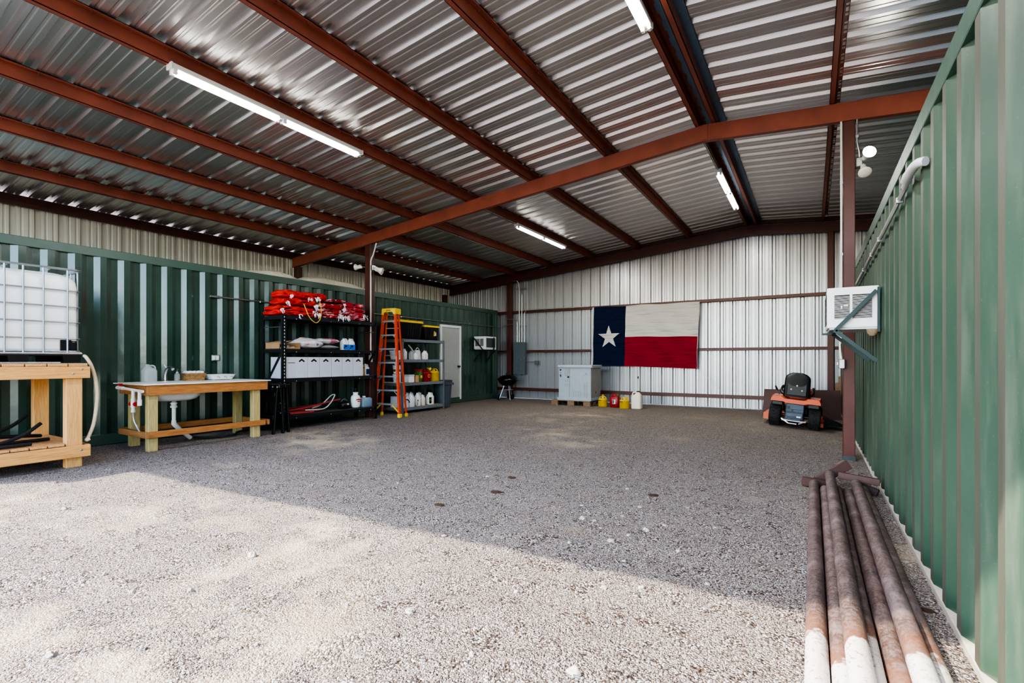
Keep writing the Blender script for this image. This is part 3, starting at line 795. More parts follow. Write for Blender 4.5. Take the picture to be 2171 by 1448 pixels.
# things on the sink table
ZT = .9335
def jug(name, label, cat, x, y, z, w_, d_, h_, mat, cap='white', lab=None, rz=0, group=None, water=False, neck=.5, hs=1):
    """handled jug; front faces local -y, the handle side is +x*hs"""
    t = thing(name, label, cat, (x, y, z), rz, group)
    b = MB(); hx, hy = w_/2, d_/2; r = min(hx, hy)*.45; nx = -hx*.25*hs
    b.loft([(0, hx*.9, hy*.9, r), (.012, hx, hy, r), (h_*.6, hx, hy, r), (h_*.7, hx*.93, hy*.93, r, nx*.1, 0), (h_*.82, hx*.6, hy*.6, r*.8, nx*.7, 0), (h_*.9, hx*.3, hx*.3, hx*.29, nx, 0), (h_*.945, hx*.25, hx*.25, hx*.24, nx, 0)], nc=3)
    o = obj('body', b, M[mat], t, smooth=True, world=False)
    c = MB(); c.lathe([(hx*.3, 0), (hx*.3, h_*.055), (hx*.26, h_*.06)], nx, 0, h_*.94, 14); obj('cap', c, M[cap], t, smooth=True, world=False)
    hd = MB(); hd.tube(spline([(nx+hx*.2*hs, 0, h_*.9), (hx*.55*hs, 0, h_*.92), (hx*.86*hs, 0, h_*.84), (hx*.92*hs, 0, h_*.62)], 4), hx*.15, 8)
    obj('handle', hd, M[mat], t, smooth=True, world=False)
    if lab:
        for m_, z0, z1, u0, u1 in lab:
            l = MB(); l.box(hx*u0, hx*u1, -hy-.0018, -hy+.004, h_*z0, h_*z1); obj('label_patch', l, M[m_], t, world=False)
    return t
jug('water_jug', 'translucent gallon water jug standing on the sink table', 'jug', -8.55, 3.36, ZT, .17, .17, .265, 'clearjug', 'clearjug', rz=PI/2)
t = thing('soap_dispenser', 'clear glass soap dispenser with metal pump beside the faucet', 'soap dispenser', (-8.56, 3.745, ZT))
lt('bottle', 'glass', t, [(.034, 0), (.04, .006), (.04, .095), (.03, .115), (.018, .125)], -8.56, 3.745, ZT, 18)
lt('collar', 'chrome', t, [(.02, 0), (.02, .02), (.012, .024)], -8.56, 3.745, ZT+.122, 14)
tb('pump', 'chrome', t, [(-8.56, 3.745, ZT+.14), (-8.56, 3.745, ZT+.175), (-8.53, 3.74, ZT+.178)], .007, 8)
t = thing('wicker_basket', 'woven straw basket holding rolled white towels on the sink table', 'basket', (-8.52, 3.965, ZT), 0)
w = MB(); x_, y_ = -8.52, 3.965
w.loft([(ZT, .085, .135, .015, x_, y_), (ZT+.11, .1, .155, .015, x_, y_), (ZT+.118, .103, .158, .015, x_, y_), (ZT+.118, .088, .143, .012, x_, y_), (ZT+.06, .086, .14, .012, x_, y_)], nc=3); obj('basket_body', w, M['wicker'], t, smooth=True)
for i, yy in enumerate((-.1, -.035, .03, .095)):
    lab = ['rolled white towel at left end of the wicker basket', 'second rolled white towel from left in the wicker basket', 'third rolled white towel from left in the wicker basket', 'rolled white towel at right end of the wicker basket'][i]
    w = MB(); w.tube([(x_-.075, y_+yy, ZT+.122), (x_-.04, y_+yy, ZT+.126), (x_+.078, y_+yy, ZT+.124)], [.028, .031, .029], 12); tag(obj('rolled_towel', w, M['softwhite'], smooth=True), lab, 'towel', 'towels in the basket')
t = thing('wash_tub', 'shallow white plastic tub with slotted side at right of the sink table', 'tub', (-8.46, 4.34, ZT))
w = MB(); x_, y_ = -8.46, 4.34
w.loft([(ZT+.01, .12, .16, .04, x_, y_), (ZT+.085, .155, .2, .05, x_, y_), (ZT+.09, .165, .212, .05, x_, y_), (ZT+.083, .15, .195, .05, x_, y_), (ZT+.02, .115, .155, .04, x_, y_)], nc=4); o = obj('tub_body', w, M['whiteplastic'], t, smooth=True)
for dy in (-.09, .02, .12):
    w = MB(); w.tube(arc(x_+.142, y_+dy, ZT+.03, .025, .1, 2.4, 6), .004, 6); obj('slot', w, M['grey'], o)
for sx in (-1, 1):
    for sy in (-1, 1): bx('foot', 'whiteplastic', t, x_+sx*.09-.008, x_+sx*.09+.008, y_+sy*.13-.008, y_+sy*.13+.008, ZT, ZT+.013)

# outlet, conduit on left container
t = thing('outlet_box', 'grey weatherproof double outlet on the left container above sink table', 'outlet', (XL+.02, 4.49, 1.30))
bx('back_box', 'steel', t, XL+.001, XL+.035, 4.425, 4.56, 1.25, 1.352, c=.006)
for y in (4.455, 4.515): bx('outlet_cover', 'white', t, XL+.03, XL+.045, y-.024, y+.026, 1.262, 1.34, c=.005)
ys = [4.46+i*.9 for i in range(10)]
pipe_thing('conduit', 'long galvanised conduit running along the left container below its top rail', 'conduit', [(XL+.02, 4.57, 2.372), (XL+.022, 8, 2.365), (XL+.022, 12.2, 2.35), (XL+.022, 13.4, 2.35), (-8.84, 13.6, 2.36), (-8.5, 13.5, 2.42), (-8.3, 13.5, 2.43)], .0135, 'steel', [(XL+.02, y, 2.362) for y in (5.3, 7.0, 9.0, 10.6, 11.9)])
o = C.objects['conduit.003'] if 'conduit.003' in C.objects else None
w = MB(); w.tube([(XL+.025, 4.40, 2.372), (XL+.02, 4.56, 2.371)], [.018, .024], 10); tag(obj('conduit_elbow', w, M['steel'], smooth=True), 'short pull elbow at front end of the long left conduit', 'fitting')

# folded tarps lying on the container roof
def mound(name, label, cat, y0, y1, x0, x1, z, h, mat, seed, peak=.5):
    w = MB()
    def fn(u, v):
        y = y0+(y1-y0)*u; x = x0+(x1-x0)*v
        e = math.sin(PI*min(1, max(0, v)))**.35 * (max(0, math.sin(PI*u**peak)))**.6
        nz = mnoise.noise(Vector((y*2.6, x*4, seed)))*.22+mnoise.noise(Vector((y*9, x*9, seed)))*.07
        return (x, y+.04*mnoise.noise(Vector((x*5, seed, y))), z+max(0, h*e*(1+nz)))
    w.grid(fn, 40, 14); return tag(obj(name, w, M[mat], smooth=True), label, cat)
mound('folded_tarp', 'pale cream folded tarp on left container roof, in front of stub post', 'tarp', 5.12, 6.16, -9.6, -8.93, 2.905, .15, 'insul', 3, 1.3)
mound('folded_tarp', 'long pale cream tarp roll on left container roof, above the black rack', 'tarp', 6.3, 8.05, -9.6, -8.93, 2.905, .18, 'insul', 9, .75)
# ------------------------------------------------------------------ storage racks
def rack(name, label, x0, x1, y0, y1, h, levels, mat, board, pw=.05, bh=.07, braces=True):
    t = thing(name, label, 'shelving', ((x0+x1)/2, (y0+y1)/2, 0))
    for x in (x0, x1-pw):
        for y in (y0, y1-pw):
            w = MB(); s = 1 if y == y0 else -1
            w.box(x, x+pw, y if s > 0 else y+pw-.006, y+.006 if s > 0 else y+pw, 0, h)
            xx = x1-.006 if x > x0 else x0
            w.box(xx, xx+.006, y, y+pw, 0, h)
            w.box(x, x+pw, y, y+pw, 0, .008)
            obj('upright', w, M[mat], t)
    for z in levels:
        for x in (x1-.012, x0): bx('shelf_beam', mat, t, x, x+.012, y0+.03, y1-.03, z-bh, z, c=.003)
        for y in (y0+.006, y1-.036): bx('shelf_end', mat, t, x0+.02, x1-.02, y, y+.03, z-bh, z-.012)
        bx('shelf_board', board, t, x0+.012, x1-.012, y0+.01, y1-.01, z-.014, z-.002)
    return t
B0, B1, BY0, BY1 = -8.66, -8.0, 5.19, 7.38
rk = rack('storage_rack', 'wide black steel storage rack with four shelves against left container', B0, B1, BY0, BY1, 2.085, (.262, .932, 1.465, 2.068), 'blacksteel', 'darkboard', .062)
for y in (BY0+.01, BY1-.03):
    for z in (1.86,): tb('tie_rod', 'steel', rk, [(B0+.03, y+.01, z), (B1-.03, y+.01, z)], .008, 6)
w = MB(); w.bar((B1-.03, BY0+.02, 1.45), (B0+.03, BY0+.02, .72), .008, .05); obj('brace', w, M['blacksteel'], rk)
w = MB(); w.bar((B1-.03, BY1-.02, 1.45), (B0+.03, BY1-.02, .72), .008, .05); obj('brace', w, M['blacksteel'], rk)
s = MB()
for z in [.1+.06*i for i in range(33)]:
    s.box(B1-.001, B1+.002, BY0+.022, BY0+.036, z, z+.026)
obj('keyhole_slots', s, M['greyplastic'], rk)
s = MB()
for z in (.2, .875, 1.405, 2.005):
    for y in (5.45, 6.2, 6.9, 7.2): s.box(B1-.002, B1+.004, y, y+.012, z, z+.012)
obj('rivets', s, M['greyplastic'], rk)

# red fabric stacks on top shelf
def fringe_pts(x, y, z, n, sp, rnd):
    out = []
    for _ in range(n):
        p = Vector((x+rnd.uniform(.012, .03), y+rnd.uniform(-sp, sp), z+rnd.uniform(-sp*.55, sp*.55)))
        p.x = max(p.x, -7.982)
        pts = [p]
        for _ in range(4): pts.append(pts[-1]+Vector((rnd.uniform(-.001, .012), rnd.uniform(-.016, .016), rnd.uniform(-.026, .008))))
        out.append(pts)
    return out
def cloth_bundle(label, y0, y1, x0, x1, z, h, mat, layers, seed, fringe, group=None):
    layers = max(1, layers-2) if layers > 3 else layers
    rnd = random.Random(seed); cy = (y0+y1)/2
    t = thing('fabric_bundle', label, 'fabric', ((x0+x1)/2, cy, z), group=group)
    for L in range(layers):
        za = z+h*L/layers; zb = z+h*(L+1)/layers+.004; w = MB()
        dy0, dy1 = rnd.uniform(-.05, .04), rnd.uniform(-.05, .03); dx = rnd.uniform(-.03, .015)
        def fn(u, v, za=za, zb=zb, dy0=dy0, dy1=dy1, dx=dx):
            a = 2*PI*v; e = 4
            ca, sa = math.cos(a), math.sin(a)
            rx = abs(ca)**(2/e)*(1 if ca >= 0 else -1); rz = abs(sa)**(2/e)*(1 if sa >= 0 else -1)
            y = (y0+dy0)+(y1+dy1-y0-dy0)*u
            k = min(1, 12*min(u, 1-u)+.5)**.6
            hz = (zb-za)/2; nz = mnoise.noise(Vector((y*7, a*1.3, seed+L)))*.045+mnoise.noise(Vector((y*22, a*3, seed+L)))*.014
            sag = .8+.2*math.sin(PI*(.1+.8*u))
            return ((x0+x1)/2+dx+rx*(x1-x0)/2*(.9+.1*k)+nz, y+nz*.4, max(z, za+hz*(.55+.45*sag)+rz*hz*k*(.5+.5*sag)+nz*.6))
        w.grid(fn, 26, 28)
        w.f.append(tuple(26+27*i for i in range(28))); w.m.append(0); w.f.append(tuple(27*i for i in range(27,-1,-1))); w.m.append(0)
        obj('folded_layer', w, M[mat], t, smooth=True)
    for (fy, fz, n, sp) in fringe:
        w = MB()
        for pts in fringe_pts(x1+.012, fy, fz, n, sp, rnd): w.tube(pts, .0055, 4)
        obj('white_fringe', w, M['softwhite'], t)
    return t
Z4 = 2.072
G_ = 'red fabric stacks on the black rack'
cloth_bundle('red fleece bundle with white fringe at lower left of the black rack top', 5.16, 5.92, -8.52, -8.075, Z4, .18, 'redcloth', 2, 3, [(5.16, Z4+.09, 10, .03), (5.86, Z4+.07, 22, .075), (5.5, Z4+.02, 5, .03)], G_)
cloth_bundle('red fleece bundle forming the middle left layer on the black rack top', 5.24, 5.90, -8.52, -8.08, Z4+.205, .12, 'redcloth', 1, 5, [(5.26, Z4+.23, 10, .035), (5.85, Z4+.21, 14, .05)], G_)
cloth_bundle('red fleece bundle lying highest on the black rack top', 5.33, 6.17, -8.52, -8.10, Z4+.345, .13, 'redcloth', 1, 8, [(5.36, Z4+.36, 8, .03), (5.72, Z4+.33, 8, .04), (5.88, Z4+.36, 18, .05)], G_)
cloth_bundle('red and white fleece stack in the middle of the black rack top', 6.0, 6.55, -8.5, -8.03, Z4, .29, 'redcloth2', 5, 13, [(6.50, Z4+.22, 10, .04), (6.42, Z4+.06, 22, .07), (6.58, Z4+.05, 16, .06)], G_)
cloth_bundle('red fleece bundle lying on the middle stack of the black rack top', 6.26, 6.58, -8.5, -8.08, Z4+.345, .05, 'redcloth2', 1, 17, [(6.5, Z4+.31, 6, .03)], G_)
cloth_bundle('faded red and white fleece stack at right end of the black rack top', 6.62, 7.12, -8.5, -8.05, Z4, .36, 'fadedcloth', 6, 21, [(7.04, Z4+.1, 10, .05)], G_)
tag(tb('yellow_strap', 'yellow', None, spline([(-7.99, 5.60, 2.30), (-7.955, 5.62, 2.2), (-7.95, 5.68, 2.07), (-7.952, 5.76, 1.995), (-7.955, 5.84, 1.965), (-7.95, 5.90, 2.01), (-7.94, 5.93, 2.1), (-7.945, 5.935, 2.26), (-7.98, 5.93, 2.38)], 5), .007, 6), 'thin yellow cord looping over the edge of the black rack top', 'cord')

# third shelf: box, sacks, jugs
Z3 = 1.465
t = thing('cardboard_box', 'open brown cardboard box with one flap up on upper shelf of black rack', 'box', (-8.33, 5.42, Z3))
w = MB(); a, b, c_, d_ = -8.55, -8.12, 5.2, 5.62
w.box(a, b, c_, c_+.005, Z3, Z3+.11); w.box(a, b, d_-.005, d_, Z3, Z3+.12); w.box(a, a+.005, c_, d_, Z3, Z3+.12); w.box(b-.005, b, c_, d_, Z3, Z3+.03); w.box(a, b, c_, d_, Z3, Z3+.004)
obj('box_walls', w, M['card'], t)
w = MB(); w.add([(a, c_, Z3+.11), (a, d_-.18, Z3+.155), (b+.02, d_-.18, Z3+.15), (b+.03, c_-.01, Z3+.085)], [(0,1,2,3)]); obj('box_flap', w, M['card'], t, auto=False, solid=.005)
for i, (yy, mt, zz) in enumerate(((5.30, 'redlabel', .05), (5.37, 'darkbluelabel', .07), (5.46, 'white', .06), (5.53, 'white', .035))):
    lab = ['red packet', 'dark blue packet', 'taller white packet', 'flatter white packet at the right'][i]+' inside the open cardboard box'
    w = MB(); w.loft([(Z3+.006, .04, .03, .01, -8.3+.06*(i % 2), yy), (Z3+zz, .042, .032, .012, -8.3+.06*(i % 2), yy), (Z3+zz+.012, .03, .02, .01, -8.3+.06*(i % 2), yy)], nc=2); tag(obj('small_packet', w, M[mt], smooth=True), lab, 'packet', 'packets in the cardboard box')
def sack(name, label, y0, y1, x0, x1, z, h, mat, seed, cat='sack', droop=0):
    w = MB()
    def fn(u, v, top):
        x = x0+(x1-x0)*v; y = y0+(y1-y0)*u
        e = (max(0, math.sin(PI*min(max(u, .0), 1)))**.28)*(max(0, math.sin(PI*v))**.3)
        nz = 1+.5*mnoise.noise(Vector((x*5, y*5, seed)))+.22*mnoise.noise(Vector((x*17, y*17, seed)))
        zz = z+.004+h*(.5+.5*e*nz) if top else z+.003+h*.5*(1-e)
        return (x+.015*mnoise.noise(Vector((y*6, seed, 1))), y, zz)
    nu, nv = 28, 18
    w.grid(lambda u, v: fn(u, v, 1), nu, nv); w.grid(lambda u, v: fn(u, v, 0), nu, nv)
    return tag(obj(name, w, M[mat], smooth=True), label, cat)
sack('feed_sack', 'crumpled white printed sack on the upper shelf of the black rack', 5.63, 6.05, -8.56, -8.02, Z3, .2, 'sack', 4)
sack('feed_sack', 'silver grey sack lying under its neighbour on upper shelf of black rack', 6.06, 6.42, -8.55, -8.03, Z3, .09, 'foil', 6)
sack('feed_sack', 'blue and grey printed sack lying on the silver sack', 6.06, 6.46, -8.55, -8.05, Z3+.11, .11, 'sack', 31)
for y, lab in ((6.66, 'left of two blue liquid jugs on the upper shelf of the black rack'), (6.815, 'right of two blue liquid jugs on the upper shelf of the black rack')):
    jug('bleach_jug', lab, 'jug', -8.17, y, Z3, .145, .13, .25, 'white', 'bluelabel', [('bluelabel', .04, .46, -.99, .99), ('redlabel', .16, .24, -.9, -.55), ('white', .25, .38, -.5, .1)], PI/2, 'blue liquid jugs')
# second shelf: white cartons with chevron handles
Z2 = .932
xs = [5.09, 5.345, 5.605, 5.87, 6.135, 6.4, 6.665]
ordn = ['leftmost white carton with printed front on middle shelf of black rack', 'second white carton from left on the black rack, next to printed carton', 'third white carton from left on the black rack', 'fourth white carton from left, in the middle of the carton row', 'fifth white carton from left on the black rack', 'sixth white carton from left on the black rack', 'rightmost white carton in the row, next to the stacked jars']
for i, y in enumerate(xs):
    y += .13
    t = thing('white_carton', ordn[i], 'carton', (-8.22, y+.125, Z2), group='white cartons on the black rack')
    w = MB(); w.box(-8.42, -8.055, y, y+.252, Z2, Z2+.385, c=.003); o = obj('carton_body', w, M['boxwhite'], t)
    xf = -8.054
    if i == 0:
        w = MB(); w.box(xf-.001, xf+.001, y+.03, y+.07, Z2+.26, Z2+.345); obj('print_mark', w, M['grey'], t)
        w = MB(); w.box(xf-.001, xf+.001, y+.1, y+.24, Z2+.275, Z2+.285); obj('print_line', w, M['black'], t)
        w = MB(); w.box(xf-.001, xf+.001, y+.11, y+.115, Z2+.32, Z2+.345); obj('print_mark', w, M['grey'], t)
    else:
        w = MB(); yc = y+.126; zc = Z2+.335
        w.bar((xf, yc-.055, zc-.035), (xf, yc+.006, zc+.008), .028, .004, up=(1,0,0)); w.bar((xf, yc+.055, zc-.035), (xf, yc-.006, zc+.008), .028, .004, up=(1,0,0))
        obj('chevron_handle', w, M['black'], t)
def can(name, label, x, y, z, r, h, mat, cat='can', lid=None, lab=None, group=None, n=18):
    t = thing(name, label, cat, (x, y, z), group=group)
    lt('can_body', mat, t, [(r*.96, 0), (r, .006), (r, h*.92), (r*1.03, h*.93), (r*1.03, h*.96), (r*.96, h)], x, y, z, n)
    if lid: lt('lid', lid, t, [(r*1.04, 0), (r*1.05, .012), (r*.9, .016)], x, y, z+h*.985, n)
    if lab:
        lt('label_band', lab, t, [(r*1.006, 0), (r*1.006, h*.35)], x, y, z+h*.25, n, cap=False)
    return t
# items at right of the middle shelf
can('paint_can', 'tan paint can at bottom of the short stack right of the cartons', -8.17, 7.11, Z2, .066, .11, 'tan', lid='tan', group='tan cans on the black rack')
can('paint_can', 'tan paint can on top of the short stack right of the cartons', -8.17, 7.11, Z2+.128, .064, .09, 'tan', lid='steel', lab='brownlabel', group='tan cans on the black rack')
can('jar', 'pale jar at bottom of the stack behind the tan cans', -8.36, 7.11, Z2, .05, .12, 'cream', 'jar', 'steel', group='jars behind tan cans')
can('jar', 'pale jar in the middle of the stack behind the tan cans', -8.36, 7.11, Z2+.138, .048, .11, 'cream', 'jar', 'steel', group='jars behind tan cans')
jug('antifreeze_jug', 'white jug with dark blue label at right end of black rack middle shelf', 'jug', -8.2, 7.25, Z2, .13, .11, .25, 'white', 'white', [('darkbluelabel', .1, .55, -.6, .95)], PI/2)
# bottom shelf
Z1 = .262
hp = [([(-8.15, 5.40, Z1+.03), (-8.1, 5.8, Z1+.025), (-8.15, 6.1, Z1+.03), (-8.3, 6.1, Z1+.03), (-8.45, 5.7, Z1+.03), (-8.35, 5.42, Z1+.03), (-8.2, 5.4, Z1+.06), (-8.2, 5.9, Z1+.1), (-8.22, 6.3, Z1+.16), (-8.2, 6.58, Z1+.2)], .017, 'redhose', 'long red air hose coiled along the bottom shelf of the black rack', 'red_hose'),
      ([(-8.05, 5.36, Z1+.02), (-8.045, 5.6, Z1+.02), (-8.05, 5.85, Z1+.02)], .019, 'redhose', 'short red hose end at left front of the black rack bottom shelf', 'red_hose'),
      ([(-8.4, 5.45, Z1+.085), (-8.42, 5.9, Z1+.09), (-8.4, 6.3, Z1+.13), (-8.38, 6.5, Z1+.17)], .016, 'redhose', 'red hose lying behind the coil on the bottom shelf', 'red_hose'),
      ([(-8.08, 5.7, Z1+.06), (-8.1, 6.1, Z1+.05), (-8.15, 6.3, Z1+.14), (-8.2, 6.44, Z1+.27), (-8.24, 6.47, Z1+.3), (-8.26, 6.4, Z1+.28), (-8.28, 6.2, Z1+.12), (-8.3, 6.0, Z1+.06)], .011, 'greyplastic', 'grey cable rising in a narrow loop on the black rack bottom shelf', 'grey_cable')]
for pp, r, mt, lab, nm in hp: tag(tb(nm, mt, None, spline(pp, 7), r, 8), lab, 'hose' if 'hose' in nm else 'cable', 'hoses on the bottom shelf' if nm == 'red_hose' else None)
t = thing('air_pump', 'small black air pump on the bottom shelf beside the white sprayer', 'pump', (-8.2, 6.68, Z1))
w = MB(); w.loft([(0, .08, .11, .03), (.05, .095, .125, .04), (.12, .085, .11, .04), (.15, .05, .07, .03)], nc=4); obj('pump_body', w, M['blackplastic'], t, smooth=True, world=False)
w = MB(); w.lathe([(.045, 0), (.05, .02), (.05, .1), (.03, .12)], .09, -.03, .08, 14, M=Matrix.Rotation(PI/2, 4, 'X')); obj('motor', w, M['black'], t, smooth=True, world=False)
w = MB(); w.box(.094, .098, -.02, .04, .08, .11); obj('white_sticker', w, M['white'], t, world=False)
w = MB(); w.tube(arc(0, 0, .12, .075, .2, PI-.2, 10), .011, 8); obj('carry_handle', w, M['grey'], t, smooth=True, world=False)
t = thing('pump_sprayer', 'white pump sprayer with red logo on the bottom shelf of the black rack', 'sprayer', (-8.15, 6.93, Z1))
lt('tank', 'whiteplastic', t, [(.055, 0), (.085, .015), (.098, .06), (.098, .2), (.085, .245), (.05, .27), (.048, .3), (.055, .305), (.055, .325)], -8.15, 6.93, Z1, 24)
lt('pump_handle', 'black', t, [(.035, 0), (.035, .02), (.012, .025), (.012, .06), (.04, .065), (.04, .085), (.02, .09)], -8.15, 6.93, Z1+.32, 14)
w = MB(); w.box(-8.062, -8.05, 6.865, 6.995, Z1+.165, Z1+.18); w.box(-8.062, -8.05, 6.9, 6.96, Z1+.13, Z1+.15); w.prism([(6.88, Z1+.18), (6.93, Z1+.195), (6.98, Z1+.18)], -8.06, -8.05, 'x'); obj('red_logo', w, M['redlabel'], t)
t = thing('water_container', 'blue tinted square water container at right end of the bottom shelf', 'container', (-8.2, 7.2, Z1))
w = MB(); w.loft([(Z1, .12, .12, .03, -8.2, 7.2), (Z1+.015, .13, .132, .035, -8.2, 7.2), (Z1+.17, .13, .132, .035, -8.2, 7.2), (Z1+.2, .11, .1, .04, -8.2, 7.2)], nc=4); obj('body', w, M['bluewater'], t, smooth=True)
lt('cap', 'whiteplastic', t, [(.035, 0), (.035, .03), (.03, .034)], -8.2, 7.2, Z1+.195, 14)

# folded plastic sawhorses leaning against rack
def sawhorse(label, x0, x1, y, lean, group):
    t = thing('sawhorse', label, 'sawhorse', ((x0+x1)/2, y, 0), group=group)
    for k, off in ((0, 0), (1, .055)):
        w = MB(); A = .82
        def P(x, z): return (x, y+off+lean*(1-z/A)*(-.10 if k == 0 else .02), z)
        th = .022
        for a, b, wd in (((x0+.02, 0), (x0+.08, A), .07), ((x1-.02, 0), (x1-.08, A), .07)):
            w.bar(P(*a), P(*b), wd, th, up=(0, 1, 0), c=.004)
        w.bar(P(x0+.08, .62), P(x1-.08, .62), th, .17, c=.004); w.bar(P(x0+.05, .22), P(x1-.05, .22), th, .2, c=.004)
        obj('leg_frame', w, M['blackplastic'], t)
    bx('top_beam', 'blackplastic', t, x0-.02, x1+.02, y-.02, y+.08, .78, .845, c=.012)
    for x in (x1-.03, x1-.16, x0+.15): lt('pin', 'white', t, [(.011, 0), (.011, .008), (.006, .01)], x, y-.019, .80, 8, Matrix.Rotation(PI/2, 4, 'X'))
    for z in (.35, .52, .66): lt('knob', 'steel', t, [(.014, 0), (.014, .012), (.006, .016)], x1-.06, y+.06, z, 8, RXM)
    return t
sawhorse('folded black plastic sawhorse nearest the sink table', -8.4, -7.73, 4.95, 1, 'folded sawhorses')
sawhorse('folded black plastic sawhorse leaning against end of the black rack', -8.42, -7.78, 5.10, .4, 'folded sawhorses')

# ------------------------------------------------------------------ step ladder
t = thing('step_ladder', 'tall orange stepladder with yellow top cap between the two racks', 'ladder', (-7.985, 7.66, 0), math.atan2(.119, .707))
def lobj(name, mb, mat, sm=False): return obj(name, mb, M[mat], t, smooth=sm, world=False)
Ht = 2.32; HB = .335; HTp = .155; ty = .13
for s in (-1, 1):
    w = MB(); b = (s*HB, 0, .03); tp = (s*HTp, ty-.03, Ht)
    w.bar(b, tp, .026, .075, up=(0, 1, 0), c=.004); w.bar((b[0]-s*.0, b[1]-.035, b[2]), (tp[0], tp[1]-.035, tp[2]), .05, .008, up=(0, 1, 0)); lobj('front_rail', w, 'orange')
    w = MB(); w.bar((s*(HB-.003), .25, .03), (s*(HTp+.0), ty+.07, Ht), .022, .05, up=(0, 1, 0), c=.004); lobj('rear_rail', w, 'orange')
    w = MB(); w.box(s*HB-.035, s*HB+.035, -.05, .045, 0, .085, c=.01); lobj('foot', w, 'yellow')
    w = MB(); w.box(s*(HB-.003)-.028, s*(HB-.003)+.028, .22, .285, 0, .08, c=.01); lobj('foot', w, 'yellow')
    w = MB(); w.bar((s*(HB-.02), -.03, .13), (s*(HB-.19), -.02, .285), .03, .02, up=(0, 1, 0), c=.003); lobj('corner_brace', w, 'yellow')
for i in range(1, 8):
    z = .305*i; k = z/Ht; hw = HB+(HTp-HB)*k; y = (ty-.03)*k
    w = MB(); w.box(-hw+.005, hw-.005, y-.05, y+.045, z-.008, z); w.box(-hw+.005, hw-.005, y-.05, y-.044, z-.035, z, c=.002); stp = lobj('step', w, 'alu')
    if i > 1:
        for s in (-1, 1):
            w = MB(); L = .1 if i > 3 else .15
            w.bar((s*(hw-.012), y-.03, z-L*.75), (s*(hw-L*.8), y-.03, z-.02), .018, .004, up=(0, 1, 0)); obj('step_brace', w, M['alu'], stp, world=False)
    if i == 1:
        for s in (-1, 1):
            w = MB(); w.box(s*hw*.62-.04, s*hw*.62+.04, y-.03, y+.03, z, z+.004); obj('yellow_sticker', w, M['yellow'], stp, world=False)
for i in (1, 3, 5):
    z = .45+.305*i; k = z/Ht; hw = HB+(HTp-HB)*k
    w = MB(); w.bar((-hw, .28+(ty+.07-.28)*k, z), (hw, .28+(ty+.07-.28)*k, z), .02, .02); lobj('rear_bar', w, 'alu')
w = MB(); w.prism([(-.185, Ht-.05), (-.13, Ht-.05), (-.115, Ht-.005), (-.08, Ht+.012), (.08, Ht+.012), (.115, Ht-.005), (.13, Ht-.05), (.185, Ht-.05), (.172, Ht+.085), (-.172, Ht+.085)], ty-.085, ty-.07, 'y')
w.box(-.172, .172, ty-.085, ty+.14, Ht+.06, Ht+.09, c=.01); w.box(-.185, -.165, ty-.08, ty+.13, Ht-.04, Ht+.08, c=.006); w.box(.165, .185, ty-.08, ty+.13, Ht-.04, Ht+.08, c=.006)
cp = lobj('top_cap', w, 'yellow'); w = MB(); w.box(-.06, .06, ty-.089, ty-.083, Ht+.035, Ht+.052, c=.004); obj('cap_slot', w, M['brownlabel'], cp, world=False)
w = MB(); w.box(HB*.62+.025, HB*.62+.03, .0, .06, 1.0, 1.35); lobj('warning_sticker', w, 'greyplastic')

# ------------------------------------------------------------------ grey rack
gr = rack('storage_rack', 'grey steel storage rack with four shelves beside the white door', -8.76, -8.1, 8.24, 9.77, 1.765, (.135, .722, 1.275, 1.755), 'greyrack', 'particle', .05, .068)
def tote(label, x, y, z, w_, d_, h_, stick=False):
    t = thing('storage_tote', label, 'tote', (x, y, z), group='black totes with yellow lids')
    w = MB(); hx, hy = w_/2, d_/2
    w.loft([(0, hx*.84, hy*.86, .03), (.01, hx*.86, hy*.88, .035), (h_*.86, hx*.97, hy*.97, .04), (h_*.87, hx, hy, .04), (h_*.9, hx, hy, .04)], nc=4); b = obj('tub', w, M['blackplastic'], t, smooth=True, world=False)
    for k in (-.5, -.12, 0, .12, .5):
        w = MB(); w.bar((hx*.86+.004, hy*k*1.5, .05), (hx*.97, hy*k*1.6, h_*.8), .018, .012, up=(1,0,0), c=.003); obj('rib', w, M['black'], b, world=False)
    for k in (-.55, .55):
        w = MB(); w.bar((hx*k*1.5, -hy*.87-.004, .05), (hx*k*1.55, -hy*.97, h_*.8), .018, .012, up=(0,1,0), c=.003); obj('rib', w, M['black'], b, world=False)
    w = MB(); w.loft([(h_*.87, hx*1.03, hy*1.03, .05), (h_*.96, hx*1.03, hy*1.03, .05), (h_*.985, hx*.99, hy*.99, .05), (h_, hx*.8, hy*.82, .05)], nc=4); obj('lid', w, M['yellow'], t, smooth=True, world=False)
    if stick:
        for dy, m_, a, c2 in ((-.02, 'yellow', .3, .62), (.03, 'greyplastic', .32, .56)):
            w = MB(); w.box(hx*.9+.006, hx*.95+.004, dy-.018+.1, dy+.018+.1, h_*a, h_*c2); obj('sticker', w, M[m_], t, world=False)
    return t
tote('larger black tote with yellow lid on the left of grey rack top', -8.44, 8.62, 1.757, .54, .86, .46)
tote('smaller black tote with yellow lid on the right of grey rack top', -8.42, 9.4, 1.757, .48, .56, .38, True)
